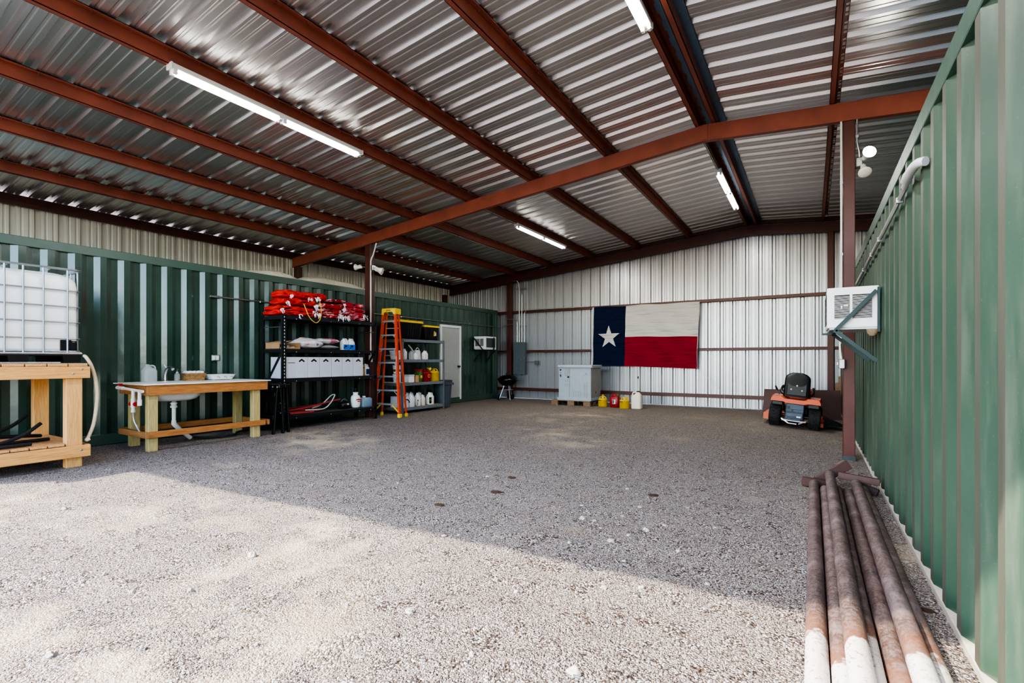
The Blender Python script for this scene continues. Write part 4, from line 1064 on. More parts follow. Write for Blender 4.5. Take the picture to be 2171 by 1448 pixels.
# shelf 3 (z 1.275)
Za = 1.277
t = thing('plastic_bin', 'white slotted plastic bin behind the ladder on grey rack', 'bin', (-8.4, 8.37, Za))
w = MB(); x_, y_ = -8.38, 8.36
w.loft([(Za, .13, .085, .02, x_, y_), (Za+.2, .16, .115, .025, x_, y_), (Za+.21, .165, .12, .025, x_, y_), (Za+.2, .15, .105, .02, x_, y_), (Za+.02, .125, .08, .02, x_, y_)], nc=3); obj('bin_body', w, M['whiteplastic'], t, smooth=True)
w = MB()
for i in range(6): w.box(x_+.13+.006*i*.9, x_+.135+.006*i, y_-.08, y_+.08, Za+.03+.028*i, Za+.036+.028*i)
obj('slot_lines', w, M['grey'], t)
jug('white_bottle', 'white jug with dark cap next to the slotted bin on grey rack', 'jug', -8.35, 8.56, Za, .12, .12, .27, 'whiteplastic', 'black', None, PI/2)
jug('spray_bottle', 'small clear spray bottle between the white jugs on grey rack', 'bottle', -8.22, 8.66, Za, .09, .09, .22, 'clearjug', 'black', None, PI/2)
jug('white_bottle', 'squat white jug left of the watering can on grey rack', 'jug', -8.2, 8.79, Za, .11, .1, .16, 'whiteplastic', 'whiteplastic', None, PI/2)
t = thing('watering_can', 'grey watering can with long spout on grey rack', 'watering can', (-8.33, 8.96, Za))
w = MB(); w.loft([(Za, .1, .09, .06, -8.33, 8.97), (Za+.2, .085, .085, .06, -8.33, 8.97), (Za+.23, .05, .07, .045, -8.33, 8.97)], nc=5); obj('can_body', w, M['greyplastic'], t, smooth=True)
tb('spout', 'greyplastic', t, [(-8.32, 8.88, Za+.12), (-8.28, 8.74, Za+.26), (-8.26, 8.62, Za+.35)], [.025, .018, .013], 10)
tb('handle', 'white', t, spline([(-8.33, 8.93, Za+.22), (-8.33, 9.0, Za+.29), (-8.33, 9.08, Za+.2), (-8.33, 9.05, Za+.07)], 5), .011, 8)
jug('white_bottle', 'cream jug with wide handle at right on the shelf of watering can', 'jug', -8.25, 9.18, Za, .15, .11, .22, 'whiteplastic', 'whiteplastic', [('cream', .05, .6, -.6, .1)], PI/2)
# shelf 2 (z .722)
Zb_ = .724
for k, (z, lab) in enumerate(((Zb_, 'white bucket at the bottom of the stack seen through the ladder'), (Zb_+.215, 'white bucket with brown label on top of stack seen through ladder'))):
    t = thing('plastic_bucket', lab, 'bucket', (-8.38, 8.38, z), group='white buckets on the grey rack')
    lt('bucket_body', 'whiteplastic', t, [(.1, 0), (.105, .005), (.118, .16), (.124, .162), (.124, .172), (.118, .174), (.12, .19)], -8.38, 8.38, z, 24)
    lt('bucket_lid', 'cream', t, [(.128, 0), (.13, .012), (.12, .018)], -8.38, 8.38, z+.188, 24)
    if k: lt('label_band', 'brownlabel', t, [(.114, 0), (.1185, .05)], -8.38, 8.38, z+.05, 24, cap=False)
t = thing('plastic_case', 'white storage case on grey rack left of the cardboard carton', 'case', (-8.3, 8.62, Zb_))
bx('case_body', 'whiteplastic', t, -8.45, -8.16, 8.53, 8.72, Zb_, Zb_+.15, c=.012); bx('case_lid', 'greyplastic', t, -8.455, -8.155, 8.525, 8.725, Zb_+.15, Zb_+.185, c=.01)
t = thing('small_carton', 'tan cardboard carton beside the green bag on grey rack', 'carton', (-8.25, 8.81, Zb_))
bx('carton_body', 'card', t, -8.4, -8.15, 8.76, 8.865, Zb_, Zb_+.17, c=.003); bx('carton_flap', 'brownlabel', t, -8.4, -8.15, 8.74, 8.76, Zb_+.17, Zb_+.176)
t = thing('seed_bag', 'green printed bag with red top on grey rack', 'bag', (-8.28, 8.97, Zb_))
w = MB(); w.loft([(Zb_, .1, .05, .03, -8.28, 8.96), (Zb_+.1, .12, .075, .04, -8.28, 8.96), (Zb_+.22, .11, .06, .03, -8.28, 8.97), (Zb_+.27, .1, .03, .02, -8.28, 8.985)], nc=4); obj('bag_body', w, M['seed'], t, smooth=True)
w = MB(); w.loft([(Zb_+.265, .1, .03, .015, -8.28, 8.985), (Zb_+.31, .11, .04, .01, -8.28, 9.0)], nc=3); obj('bag_top', w, M['redlabel'], t, smooth=True)
w = MB(); w.box(-8.165, -8.158, 8.93, 8.99, Zb_+.1, Zb_+.16); obj('bag_label', w, M['yellow'], t)

def gas_can(label, x, y, z, r, h, mat, acc, group, spout=True, rz=0, stripe=True):
    t = thing('fuel_can', label, 'fuel can', (x, y, z), rz, group)
    w = MB(); w.lathe([(r*.94, 0), (r, .012), (r, h*.72), (r*1.01, h*.73), (r*1.01, h*.75), (r*.97, h*.78), (r*.8, h*.84), (r*.5, h*.88), (r*.3, h*.89)], n=28); obj('can_body', w, M[mat], t, smooth=True, world=False)
    w = MB(); w.lathe([(r*.26, 0), (r*.26, h*.07), (r*.3, h*.07), (r*.3, h*.12)], 0, 0, h*.88, 14); obj('filler_cap', w, M[acc], t, smooth=True, world=False)
    w = MB(); w.tube(spline([(-r*.7, 0, h*.84), (-r*.6, 0, h*.98), (r*.05, 0, h*1.06), (r*.6, 0, h*.99), (r*.7, 0, h*.84)], 5), r*.07, 8); obj('bail_handle', w, M[acc], t, smooth=True, world=False)
    if stripe:
        for zz in (.63,):
            w = MB(); n = 10; pts = [(r*1.004*math.cos(a), r*1.004*math.sin(a), h*zz) for a in [-PI*.92+i*PI*.42/n for i in range(n+1)]]
            w.sheet([(p[0], p[1], h*zz) for p in pts], [(p[0], p[1], h*(zz+.06)) for p in pts]); obj('dark_stripe', w, M['black'], t, world=False, auto=False)
    return t
def funnel(t, x, y, z, r):
    w = MB(); w.lathe([(r, 0), (r*.95, .01), (r*.35, r*.9), (r*.2, r*2.2)], x, y, z, 14, M=Matrix.Rotation(PI*.42, 4, 'X')); return obj('funnel', w, M['yellow'], t, smooth=True, world=False)
g1 = gas_can('red metal fuel can with yellow logo on grey rack', -8.3, 9.24, Zb_, .15, .29, 'redcan', 'redcan', 'fuel cans on the grey rack', stripe=False)
w = MB(); w.lathe([(.045, 0), (.045, .004)], 0, 0, 0, 16, M=Matrix.Translation((.148, -.01, .14)) @ RXM); o = obj('logo', w, M['yellow'], g1, world=False)
w = MB(); w.lathe([(.034, 0), (.034, .006)], 0, 0, 0, 16, M=Matrix.Translation((.148, -.01, .14)) @ RXM); obj('logo_centre', w, M['redlabel'], o, world=False)
funnel(g1, .05, .13, .31, .05)
g2 = gas_can('yellow metal fuel can at right end of grey rack middle shelf', -8.3, 9.56, Zb_, .15, .3, 'yellowcan', 'yellow', 'fuel cans on the grey rack', rz=.5)
w = MB(); w.lathe([(.04, 0), (.04, .004)], 0, 0, 0, 16, M=Matrix.Translation((.13, .068, .15)) @ Matrix.Rotation(.5, 4, 'Z') @ RXM); obj('logo', w, M['brownlabel'], g2, world=False)
# shelf 1 (z .135): row of white jugs
Zc = .137
t = thing('storage_carton', 'white box with dark print behind lowest ladder steps on grey rack', 'carton', (-8.35, 8.4, Zc))
bx('box_body', 'boxwhite', t, -8.52, -8.16, 8.28, 8.52, Zc, Zc+.26, c=.004)
w = MB(); pts = arc(-8.158, 8.45, Zc+.1, .09, .1, PI*.85, 10); w.tube(pts, .012, 6); obj('print_arc', w, M['black'], t, smooth=True)
JL = [(-8.2, 8.635, .15, .14, .33, 'cream white herbicide jug at front left of the bottom row on grey rack'),
      (-8.33, 8.76, .14, .12, .31, 'white jug second from the left in the bottom row on grey rack'),
      (-8.25, 8.92, .14, .12, .32, 'white jug with black marks in the middle of the bottom row on grey rack'),
      (-8.22, 9.075, .105, .105, .27, 'small beige bottle between the white jugs of the bottom row'),
      (-8.42, 9.17, .14, .12, .32, 'white jug standing behind the small beige bottle on grey rack'),
      (-8.24, 9.36, .2, .13, .31, 'large white jug with green and red label at right of bottom row')]
for i, (x, y, a, b, h, lab) in enumerate(JL):
    L = None
    if i == 5: L = [('seed', .12, .6, -.95, -.1), ('redlabel', .12, .26, -.93, -.12), ('yellow', .5, .6, -.93, -.12)]
    if i in (1, 2): L = [('black', .36, .48, -.9, -.55), ('grey', .06, .3, -.9, -.7)]
    jug('chemical_jug', lab, 'jug', x, y, Zc, a, b, h, 'cream' if i == 3 else 'whiteplastic', 'cream' if i == 3 else 'whiteplastic', L, PI/2, 'jugs on the bottom shelf of grey rack')
jug('chemical_jug', 'white jug hidden behind the second white jug on grey rack', 'jug', -8.52, 8.86, Zc, .14, .12, .32, 'whiteplastic', 'whiteplastic', None, PI/2, 'jugs on the bottom shelf of grey rack')
jug('chemical_jug', 'white jug at the back right of the bottom row on grey rack', 'jug', -8.55, 9.02, Zc, .14, .12, .33, 'whiteplastic', 'whiteplastic', None, PI/2, 'jugs on the bottom shelf of grey rack')

# trash can
t = thing('trash_can', 'round grey plastic trash can between grey rack and white door', 'trash can', (-8.42, 10.07, 0))
lt('can_body', 'trash', t, [(.2, 0), (.21, .01), (.245, .6), (.262, .605), (.262, .69), (.27, .70), (.27, .72), (.255, .722), (.235, .58), (.2, .04)], -8.42, 10.07, 0, 32)
for a in (-1.2, .4, 2.0):
    w = MB(); w.box(.245, .30, -.06, .06, .6, .66, c=.01, M=Matrix.Translation((-8.42, 10.07, 0)) @ Matrix.Rotation(a, 4, 'Z')); obj('handle', w, M['trash'], t)
# ------------------------------------------------------------------ window air conditioners
def aircon(label, sg, xw, y0, y1, z0, z1, depth, near_grille):
    """box sticking out of a container wall; sg = +1 out toward +x"""
    xo = xw+sg*depth; a, b = min(xw+sg*.012, xo), max(xw+sg*.012, xo)
    t = thing('air_conditioner', label, 'air conditioner', ((xw+xo)/2, (y0+y1)/2, z0))
    w = MB(); w.box(a, b, y0, y1, z0, z1, c=.008); obj('case', w, M['white'], t)
    # louvred openings on the near side face
    xi0, xi1 = xw+sg*depth*.16, xw+sg*depth*.52; xj0, xj1 = xw+sg*depth*.57, xw+sg*depth*.86
    for k, (p, q) in enumerate(((xi0, xi1), (xj0, xj1))):
        p, q = min(p, q), max(p, q); w = MB(); w.box(p, q, y0-.003, y0+.004, z0+.09, z1-.075); o = obj('side_vent', w, M['acgrille'], t)
        w = MB(); n = 22
        for i in range(n):
            z = z0+.095+(z1-z0-.175)*i/n; w.box(p, q, y0-.007, y0-.002, z, z+.0024)
        obj('vent_slats', w, M['white'], o)
    # coil face
    w = MB(); w.box(xo-sg*.002, xo+sg*.004, y0+.06, y1-.06, z0+.045, z1-.045); o = obj('coil_face', w, M['grey'], t)
    w = MB()
    for i in range(14):
        z = z0+.05+(z1-z0-.1)*i/14; w.box(xo+sg*.004, xo+sg*.007, y0+.06, y1-.06, z, z+.008)
    obj('coil_slats', w, M['blacksteel'], o)
    bx('base_pan', 'greyplastic', t, a+.02, b-.0, y0+.01, y1-.01, z0-.018, z0, c=.004)
    return t
acr = aircon('white window air conditioner on the right container held by green bracket', -1, XR, 5.83, 6.5, 1.585, 1.985, .435, True)
w = MB(); w.box(.27, .305, 5.824, 5.829, 1.8, 1.815); w.box(.245, .255, 5.824, 5.829, 1.775, 1.805); obj('small_label', w, M['white'], acr)
def bracket(label, sg, xw, y0, y1, z0, z1, depth, drop, mat):
    xw += sg*.012
    t = thing('steel_bracket', label, 'bracket', (xw, (y0+y1)/2, z0-drop))
    xo = xw+sg*(depth*.82)
    for y in (y0, y1):
        w = MB(); w.bar((xw+sg*.025, y, z0-drop), (xo, y, z0-.03), .012, .035, up=(0,1,0) if False else (0,0,1)); obj('strut', w, M[mat], t)
    w = MB(); w.bar((xw+sg*.025, y0, z1-.05), (xo, y0, z0-.03), .012, .036); obj('diagonal_bar', w, M[mat], t)
    w = MB(); w.box(xo-sg*.02, xo+sg*.015, y0, y1, z0-.048, z0-.02); obj('cross_bar', w, M[mat], t)
    w = MB(); w.box(xw+sg*(depth+.018), xw+sg*(depth+.026), y1-.24, y1-.18, z0-.03, z1-.02); w.box(xo-sg*.02, xw+sg*(depth+.026), y1-.24, y1-.18, z0-.05, z0-.03); obj('face_strap', w, M[mat], t)
    w = MB(); w.box(min(xw, xw+sg*.02), max(xw, xw+sg*.02), y0-.02, y0+.015, z0-.05, z1-.02); obj('wall_angle', w, M[mat], t)
    return t
bracket('green steel bracket under the right window air conditioner', -1, XR, 5.79, 6.52, 1.585, 1.985, .435, .33, 'brk')
mud = MB(); mud.loft([(1.50, .02, .03, .02, .50, 5.86), (1.53, .045, .05, .04, .505, 5.87), (1.566, .055, .06, .04, .505, 5.88)], nc=4); tag(obj('mud_nest', mud, M['dirt'], smooth=True), 'small brown mud nest under the right air conditioner', 'nest')
acl = aircon('white window air conditioner high on the left container near back corner', 1, XL, 12.13, 12.74, 1.6, 1.985, .44, True)
bracket('dark steel bracket under the left window air conditioner', 1, XL, 12.10, 12.77, 1.6, 1.985, .44, .38, 'blacksteel')

# ------------------------------------------------------------------ back wall: panel, conduits
t = thing('breaker_panel', 'tall grey electrical panel on the back wall between post and generator', 'electrical panel', (-8.09, 13.6, .80))
bx('cabinet', 'grey', t, -8.30, -7.885, 13.53, 13.66, .80, 1.835, c=.006); bx('cover_frame', 'grey', t, -8.31, -7.875, 13.515, 13.535, .795, 1.84, c=.005)
for x, z in ((-8.28, 1.8), (-7.91, 1.8), (-8.28, 1.32), (-7.91, 1.32), (-8.02, 1.53), (-8.02, 1.27), (-8.02, .98), (-8.2, .97)): lt('screw', 'steel', t, [(.009, 0), (.009, .004)], x, 13.515, z, 8, Matrix.Rotation(PI/2, 4, 'X'))
Yq = 13.6
pipe_thing('conduit', 'tall conduit rising from the electrical panel to the back rafter', 'conduit', [(-8.13, Yq, 1.835), (-8.13, Yq, 3.55), (-8.13, 13.53, 3.78), (-8.16, 13.5, 3.83), (-8.3, 13.5, 3.84)], .014, 'steel', [(-8.13, Yq, 2.4), (-8.13, Yq, 3.5)])
pipe_thing('conduit', 'conduit from electrical panel bending right along the upper wall girt', 'conduit', spline([(-7.94, Yq, 1.835), (-7.94, Yq, 2.6), (-7.93, Yq, 2.78), (-7.86, Yq, 2.86), (-7.7, Yq, 2.87), (-5.7, Yq+.03, 2.87)], 5), .014, 'steel', [(-7.94, Yq, 2.4), (-7.2, 13.62, 2.87), (-6.2, 13.63, 2.87)])
pipe_thing('conduit', 'conduit from electrical panel bending left toward the container', 'conduit', spline([(-8.205, Yq, 1.835), (-8.205, Yq, 2.3), (-8.22, Yq, 2.52), (-8.3, 13.53, 2.58), (-8.62, 13.5, 2.6)], 5), .013, 'steel', [(-8.205, Yq, 2.1)])
pipe_thing('conduit', 'conduit rising in the middle above the electrical panel', 'conduit', [(-8.035, Yq, 1.835), (-8.035, Yq, 3.4)], .013, 'steel', [(-8.035, Yq, 2.4)])
for z, lab in ((2.39, 'short strut channel holding the conduits above the electrical panel'), (3.59, 'upper strut channel holding conduits high on the back wall')): tag(bx('strut_channel', 'steel', None, -8.25, -7.86, 13.62, 13.66, z-.018, z+.018, c=.003), lab, 'bracket')
t = thing('outlet_box', 'small grey outlet box on the back wall right of electrical panel', 'outlet', (-7.5, 13.6, 1.17))
bx('box_body', 'grey', t, -7.55, -7.43, 13.56, 13.65, 1.11, 1.24, c=.006); tb('nipple', 'steel', t, [(-7.875, 13.6, 1.2), (-7.55, 13.6, 1.2)], .012, 8)

# kettle grill
t = thing('kettle_grill', 'black kettle grill on three legs standing by the back post', 'grill', (-8.2, 13.0, 0))
gx_, gy_ = -8.2, 13.0; R0 = .315
lt('bowl', 'kettle', t, [(.05, .43), (.14, .445), (.22, .49), (.28, .55), (R0, .635), (R0, .65), (R0-.01, .65)], gx_, gy_, 0, 28)
lt('lid', 'kettle', t, [(R0+.012, .635), (R0+.012, .655), (.30, .69), (.25, .74), (.17, .775), (.06, .79)], gx_, gy_, 0, 28)
tb('lid_handle', 'black', t, arc(gx_, gy_, .785, .07, .2, PI-.2, 8, 'xz'), .011, 8)
for a in (-2.2, -.75, 1.6):
    tb('leg', 'alu', t, [(gx_+.12*math.cos(a), gy_+.12*math.sin(a), .47), (gx_+.29*math.cos(a), gy_+.29*math.sin(a), .02)], .0125, 8)
for a in (-2.2, 1.6):
    w = MB(); w.lathe([(.03, -.02), (.085, -.018), (.09, 0), (.085, .018), (.03, .02)], n=18, M=RXM); o = MB(); o.add([(v[0]+gx_+.30*math.cos(a), v[1]+gy_+.30*math.sin(a), v[2]+.09) for v in w.v], w.f); obj('wheel', o, M['rubber'], t, smooth=True)
lt('ash_catcher', 'alu', t, [(.06, .30), (.17, .315), (.175, .33), (.165, .325)], gx_, gy_, 0, 24)
tb('side_handle', 'black', t, [(gx_+.31, gy_-.06, .62), (gx_+.37, gy_-.05, .62), (gx_+.37, gy_+.05, .62), (gx_+.31, gy_+.06, .62)], .01, 6)

# generator on pallet
t = thing('wooden_pallet', 'weathered wooden pallet under the grey generator', 'pallet', (-5.68, 12.63, 0))
px0, px1, py0, py1 = -6.27, -5.10, 12.25, 13.05
for i in range(6):
    y = py0+i*.142; bx('deck_board', 'pallet', t, px0, px1, y, y+.09, .125, .145, c=.003)
for x in (px0, (px0+px1)/2-.09, px1-.2):
    for y in (py0, (py0+py1)/2-.06, py1-.12): bx('block', 'pallet', t, x, x+.2, y, y+.11, .02, .108, c=.003)
    bx('stringer', 'pallet', t, x, x+.2, py0, py1, .108, .125)
    bx('bottom_board', 'pallet', t, x, x+.2, py0, py1, 0, .02)
t = thing('generator', 'grey metal generator cabinet on a pallet against the back wall', 'generator', (-5.57, 12.6, .146))
x0, x1, y0, y1, z0, z1 = -6.05, -5.085, 12.27, 12.98, .146, 1.045
bx('cabinet', 'gen', t, x0, x1, y0, y1, z0, z1, c=.008)
bx('base_rail', 'gen', t, x0-.04, x1+.012, y0-.018, y1+.01, z0, z0+.075, c=.005)
w = MB(); w.box(x0-.035, x1+.045, y0-.03, y1+.03, z1-.005, z1+.075, c=.02); obj('lid', w, M['gen'], t)
bx('lid_top', 'genside', t, x0-.02, x1+.03, y0-.01, y1+.02, z1+.07, z1+.08, c=.004)
bx('side_panel', 'genside', t, x1-.002, x1+.004, y0+.03, y1-.03, z0+.09, z1-.02)
bx('door_seam', 'grey', t, -5.72, -5.714, y0-.003, y0+.002, z0+.1, z1-.02)
def louvre(xa, xb, za, zb, name='vent_louvres'):
    w = MB(); n = max(3, int((zb-za)/.022))
    for i in range(n):
        z = za+(zb-za)*i/n; w.box(xa, xb, y0-.004, y0+.002, z, z+.012)
    obj(name, w, M['genside'], t)
for k in range(3):
    xa = -5.87+k*.045*1.4; louvre(xa, xa+.045, .82 if k < 1 else .80, 1.02); louvre(xa, xa+.045, .655, .74); louvre(xa, xa+.045, .53, .61)
for k in range(4): louvre(-5.62+k*.072, -5.58+k*.072, .25, .42)
for k in range(2): louvre(-5.29+k*.07, -5.25+k*.07, .25, .66)
for z, r in ((.985, .026), (.905, .012), (.835, .026), (.80, .017)): lt('navy_marking', 'bluemark', t, [(r, 0), (r, .003)], -5.99+(.004 if r < .02 else 0), y0-.001, z, 14, Matrix.Rotation(PI/2, 4, 'X'))
w = MB(); w.lathe([(.03, 0), (.03, .003)], -5.755, y0-.001, .79, 10, M=Matrix.Rotation(PI/2, 4, 'X')); w.box(-5.78, -5.71, y0-.004, y0, .785, .80); obj('navy_marking', w, M['bluemark'], t)
w = MB(); tri = [(-5.245, .865), (-5.2, .865), (-5.2225, .91)]
for i in range(3):
    a, b = tri[i], tri[(i+1) % 3]; w.bar((a[0], y0-.002, a[1]), (b[0], y0-.002, b[1]), .004, .006, up=(0,1,0))
obj('triangle_emblem', w, M['grey'], t)
bx('door_latch', 'black', t, x1+.003, x1+.015, 12.6, 12.62, .34, .40, c=.003)

# fuel cans beside the generator
c1 = gas_can('yellow metal fuel can nearest to the generator on the gravel', -4.83, 12.5, 0, .125, .26, 'yellowcan', 'yellow', 'yellow fuel cans on the gravel'); funnel(c1, -.02, .05, .29, .035)
c2 = gas_can('yellow metal fuel can between the red can and white jug', -4.165, 12.32, 0, .13, .265, 'yellowcan', 'yellow', 'yellow fuel cans on the gravel'); funnel(c2, .05, .05, .29, .035)
t = thing('fuel_can', 'red plastic fuel can between two yellow cans on the gravel', 'fuel can', (-4.5, 12.55, 0))
w = MB(); w.loft([(0, .115, .1, .03), (.012, .122, .108, .035), (.24, .122, .108, .035), (.29, .1, .09, .04), (.31, .05, .05, .03)], nc=4); obj('can_body', w, M['redcan'], t, smooth=True, world=False)
w = MB(); w.lathe([(.035, 0), (.035, .035), (.028, .04), (.028, .06)], .07, 0, .3, 14); obj('cap', w, M['seed'], t, smooth=True, world=False)
w = MB(); w.tube(spline([(-.09, 0, .29), (-.06, 0, .335), (0, 0, .345), (.04, 0, .31)], 4), .016, 8); obj('handle', w, M['redcan'], t, smooth=True, world=False)
w = MB(); w.box(-.04, .045, -.112, -.105, .09, .2); o = obj('label_patch', w, M['white'], t, world=False); w = MB(); w.box(-.036, .01, -.114, -.11, .095, .195); obj('label_print', w, M['transaxle'], o, world=False)
t = jug('fuel_jug', 'tall white fuel jug with upright spout right of the yellow cans', 'jug', -3.86, 12.4, 0, .26, .22, .46, 'cream', 'black', None, 0, hs=-1)
w = MB(); w.tube([(.03, 0, .45), (.03, 0, .80)], [.018, .014], 8); obj('spout', w, M['cream'], t, smooth=True, world=False)
w = MB(); w.tube([(.03, 0, .78), (.03, 0, .84)], .016, 8); obj('spout_tip', w, M['black'], t, smooth=True, world=False)

# flag
t = thing('wall_flag', 'large cloth flag with white star hanging on the back wall', 'flag', (-4.05, 13.55, 1.06))
FT = lambda u: 2.825-.018*u+.010*math.sin(u*PI*5); FBt = lambda u: 1.10-.075*u+.014*math.sin(PI*u)
def FP(u, v):
    """u 0..1 left to right, v 0..1 top to bottom"""
    xl = -5.515-.035*v; xr = -2.545-.055*v; x = xl+(xr-xl)*u
    z = FT(u)+(FBt(u)-FT(u))*v
    d1 = (u*3.0+.0)*.7; k = (1-u)*2.2+v
    f = .022*math.sin((v*1.74+ (1-u)*2.2)*9+1.3*math.sin(u*4))*min(1, .3+u)+.018*math.sin((u*3+v*1.2)*8)*v+.012*math.sin(u*PI*6)*(1-v)*.4+.01*mnoise.noise(Vector((u*6, v*4, 2)))
    return (x, 13.55+f-.03*v*(1-v), z)
def cloth(name, mat, u0, u1, v0, v1, nu, nv):
    w = MB(); w.grid(lambda a, b: FP(u0+(u1-u0)*a, v0+(v1-v0)*b), nu, nv); return obj(name, w, M[mat], t, smooth=True, auto=False)
UM = .328; VM = .515
cloth('blue_field', 'navy', 0, UM, 0, 1, 26, 40); cloth('white_stripe', 'flagwhite', UM, 1, 0, VM, 50, 24); cloth('red_stripe', 'flagred', UM, 1, VM, 1, 50, 24)
w = MB(); w.grid(lambda a, b: (-5.565-.04*b+(.05+.006*b)*a, 13.55, FT(0)+(FBt(0)-FT(0))*b*1.0), 2, 10); obj('header_band', w, M['flagwhite'], t, auto=False)
w = MB(); w.grid(lambda a, b: (FP(1, b)[0]-.012+.03*a*(1-b*.85), FP(1, b)[1]-.004, FP(1, b)[2]), 2, 16); obj('hem', w, M['flagwhite'], t, auto=False)
w = MB(); cxs, czs = -5.045, 1.925; pts = []
for i in range(10):
    r = .345 if i % 2 == 0 else .345*.39; a = PI/2+i*PI/5+.012; pts.append((cxs+r*math.cos(a), czs+r*math.sin(a)))
def onflag(x, z):
    u = (x+5.53)/2.985; v = (FT(u)-z)/(FT(u)-FBt(u)); return (x, FP(u, v)[1]-.009, z)
vs = [onflag(cxs, czs)]; n = 8
for i in range(10):
    a, b = pts[i], pts[(i+1) % 10]
    for k in range(n): vs.append(onflag(a[0]+(b[0]-a[0])*k/n, a[1]+(b[1]-a[1])*k/n))
m_ = []
for i in range(80): m_.append(onflag((cxs+vs[1+i][0])/2, (czs+vs[1+i][2])/2))
w.add(vs+m_, [(0, 81+i, 81+(i+1) % 80) for i in range(80)]+[(81+i, 1+i, 1+(i+1) % 80, 81+(i+1) % 80) for i in range(80)]); obj('star', w, M['flagwhite'], t, auto=False)
tag(tb('tie_cord', 'flagwhite', None, [(-2.58, 13.56, 1.03), (-2.3, 13.6, .75), (-1.93, 13.63, .36), (-1.93, 13.63, .27)], .004, 5), 'thin cord running from the flag corner down to the lowest girt', 'cord')

# ------------------------------------------------------------------ riding mower and plate
tag(bx('steel_plate', 'brown', None, 0, 1, 0, 1, 0, 1), 'brown steel plate leaning against the back wall behind mower', 'plate')
pl = C.objects['steel_plate']; me = pl.data
w = MB(); w.add([(-.955, 12.22, 0), (.52, 12.28, 0), (.52, 12.5, .61), (-.925, 12.45, .60), (-.955, 12.245, 0), (.52, 12.305, 0), (.52, 12.525, .61), (-.925, 12.475, .60)], [(0,1,2,3),(4,7,6,5),(0,4,5,1),(1,5,6,2),(2,6,7,3),(3,7,4,0)])
me.clear_geometry(); me.from_pydata(w.v, [], w.f); me.update()
w = MB(); w.bar((.50, 13.0, .40), (.50, 13.0, .75), .08, .12); w.bar((.53, 13.05, .0), (.53, 13.05, .9), .03, .05); tag(obj('scrap_lumber', w, M['pallet']), 'scrap of old lumber standing in back right corner', 'lumber')

t = thing('riding_mower', 'orange riding mower with black seat parked facing the back wall', 'mower', (-.305, 10.33, .005), -.04)
t.rotation_euler = (0, .092, -.04)
def mo(name, mb, mat, par=None, sm=True): return obj(name, mb, M[mat], par or t, smooth=sm, world=False)
def wheel(x, y, r, wd, nm='rear_wheel'):
    w = MB(); w.lathe([(r*.5, -wd*.36), (r*.78, -wd*.5), (r*.94, -wd*.47), (r, -wd*.3), (r, wd*.3), (r*.94, wd*.47), (r*.78, wd*.5), (r*.5, wd*.36)], n=32, M=RXM); q = MB(); q.add([(v[0]+x, v[1]+y, v[2]+r) for v in w.v], w.f); o = mo(nm, q, 'tread')
    w = MB(); w.lathe([(r*.5, -wd*.3), (r*.5, wd*.3)], n=20, M=RXM); q = MB(); q.add([(v[0]+x, v[1]+y, v[2]+r) for v in w.v], w.f); mo('hub', q, 'cream', o)
    # tread lugs
    w = MB()
    for i in range(28):
        a = 2*PI*i/28
        for s in (-1, 1):
            Mx = Matrix.Translation((x, y, r)) @ Matrix.Rotation(a, 4, 'X')
            w.box(s*wd*.04, s*wd*.42, -.012, .012, r-.004, r+.005, M=Mx @ Matrix.Rotation(s*.25, 4, 'Z'))
    mo('tread_lugs', w, 'rubber', o, False)
wheel(-.32, .2, .205, .195); wheel(.32, .2, .205, .195)
wheel(-.34, 1.42, .16, .14, 'front_wheel'); wheel(.34, 1.42, .16, .14, 'front_wheel')
# fender deck
w = MB()
def fen(u, v):
    x = -.40+.80*u; ax = abs(x)
    top = .515+(.055 if ax > .2 else .055*max(0, (ax-.12)/.08))
    y = -.02+.55*v; z = top-(.03 if v < .02 else 0)
    if u < .02 or u > .98: z -= .045
    return (x, y, z)
w.grid(fen, 40, 12); o = mo('fender', w, 'mower'); o.modifiers.new('s', 'SOLIDIFY').thickness = .012
w = MB(); w.prism([(-.40, .475), (-.39, .525), (-.36, .565), (-.24, .57), (-.17, .53), (.17, .53), (.24, .57), (.36, .565), (.39, .525), (.40, .475), (.2, .475), (.15, .455), (-.15, .455), (-.2, .475)], -.035, -.01, 'y'); mo('fender_skirt', w, 'mower', None, False)
for s in (-1, 1):
    w = MB(); w.box(s*.2, s*.38, 0, .45, .40, .47, c=.01); mo('fender_underside', w, 'black', None, False)
# seat
w = MB()
def sb(u, v):
    a = 2*PI*u; e = 3.2; ca, sa = math.cos(a), math.sin(a)
    hx = .215*(1-.10*max(0, v-.3))*(1 if v < .75 else max(.35, math.sqrt(max(0, 1-((v-.75)/.27)**2)))); hy = .05*(1-.3*v)
    x = hx*abs(ca)**(2/e)*(1 if ca >= 0 else -1); y = .11-.06*v+hy*abs(sa)**(2/e)*(1 if sa >= 0 else -1)
    return (x, y, .57+.455*v)
w.grid(sb, 32, 18); w.f.append(tuple(18*33+i for i in range(32))); w.m.append(0); st_ = mo('seat_back', w, 'blackplastic')
w = MB(); w.loft([(.575, .2, .19, .08, 0, .3), (.60, .225, .21, .09, 0, .3), (.66, .22, .2, .09, 0, .3), (.68, .18, .17, .08, 0, .3)], nc=5); mo('seat_cushion', w, 'blackplastic')
w = MB(); w.box(-.16, .16, .04, .06, .60, .84, c=.01); mo('seat_panel', w, 'black', st_, False)
for x, z in ((0, .785), (-.09, .71), (.085, .70)):
    w = MB(); w.lathe([(.014, 0), (.014, .008), (.008, .012)], x, .042, z, 10, M=Matrix.Rotation(PI/2, 4, 'X')); mo('seat_bolt', w, 'cream', st_)
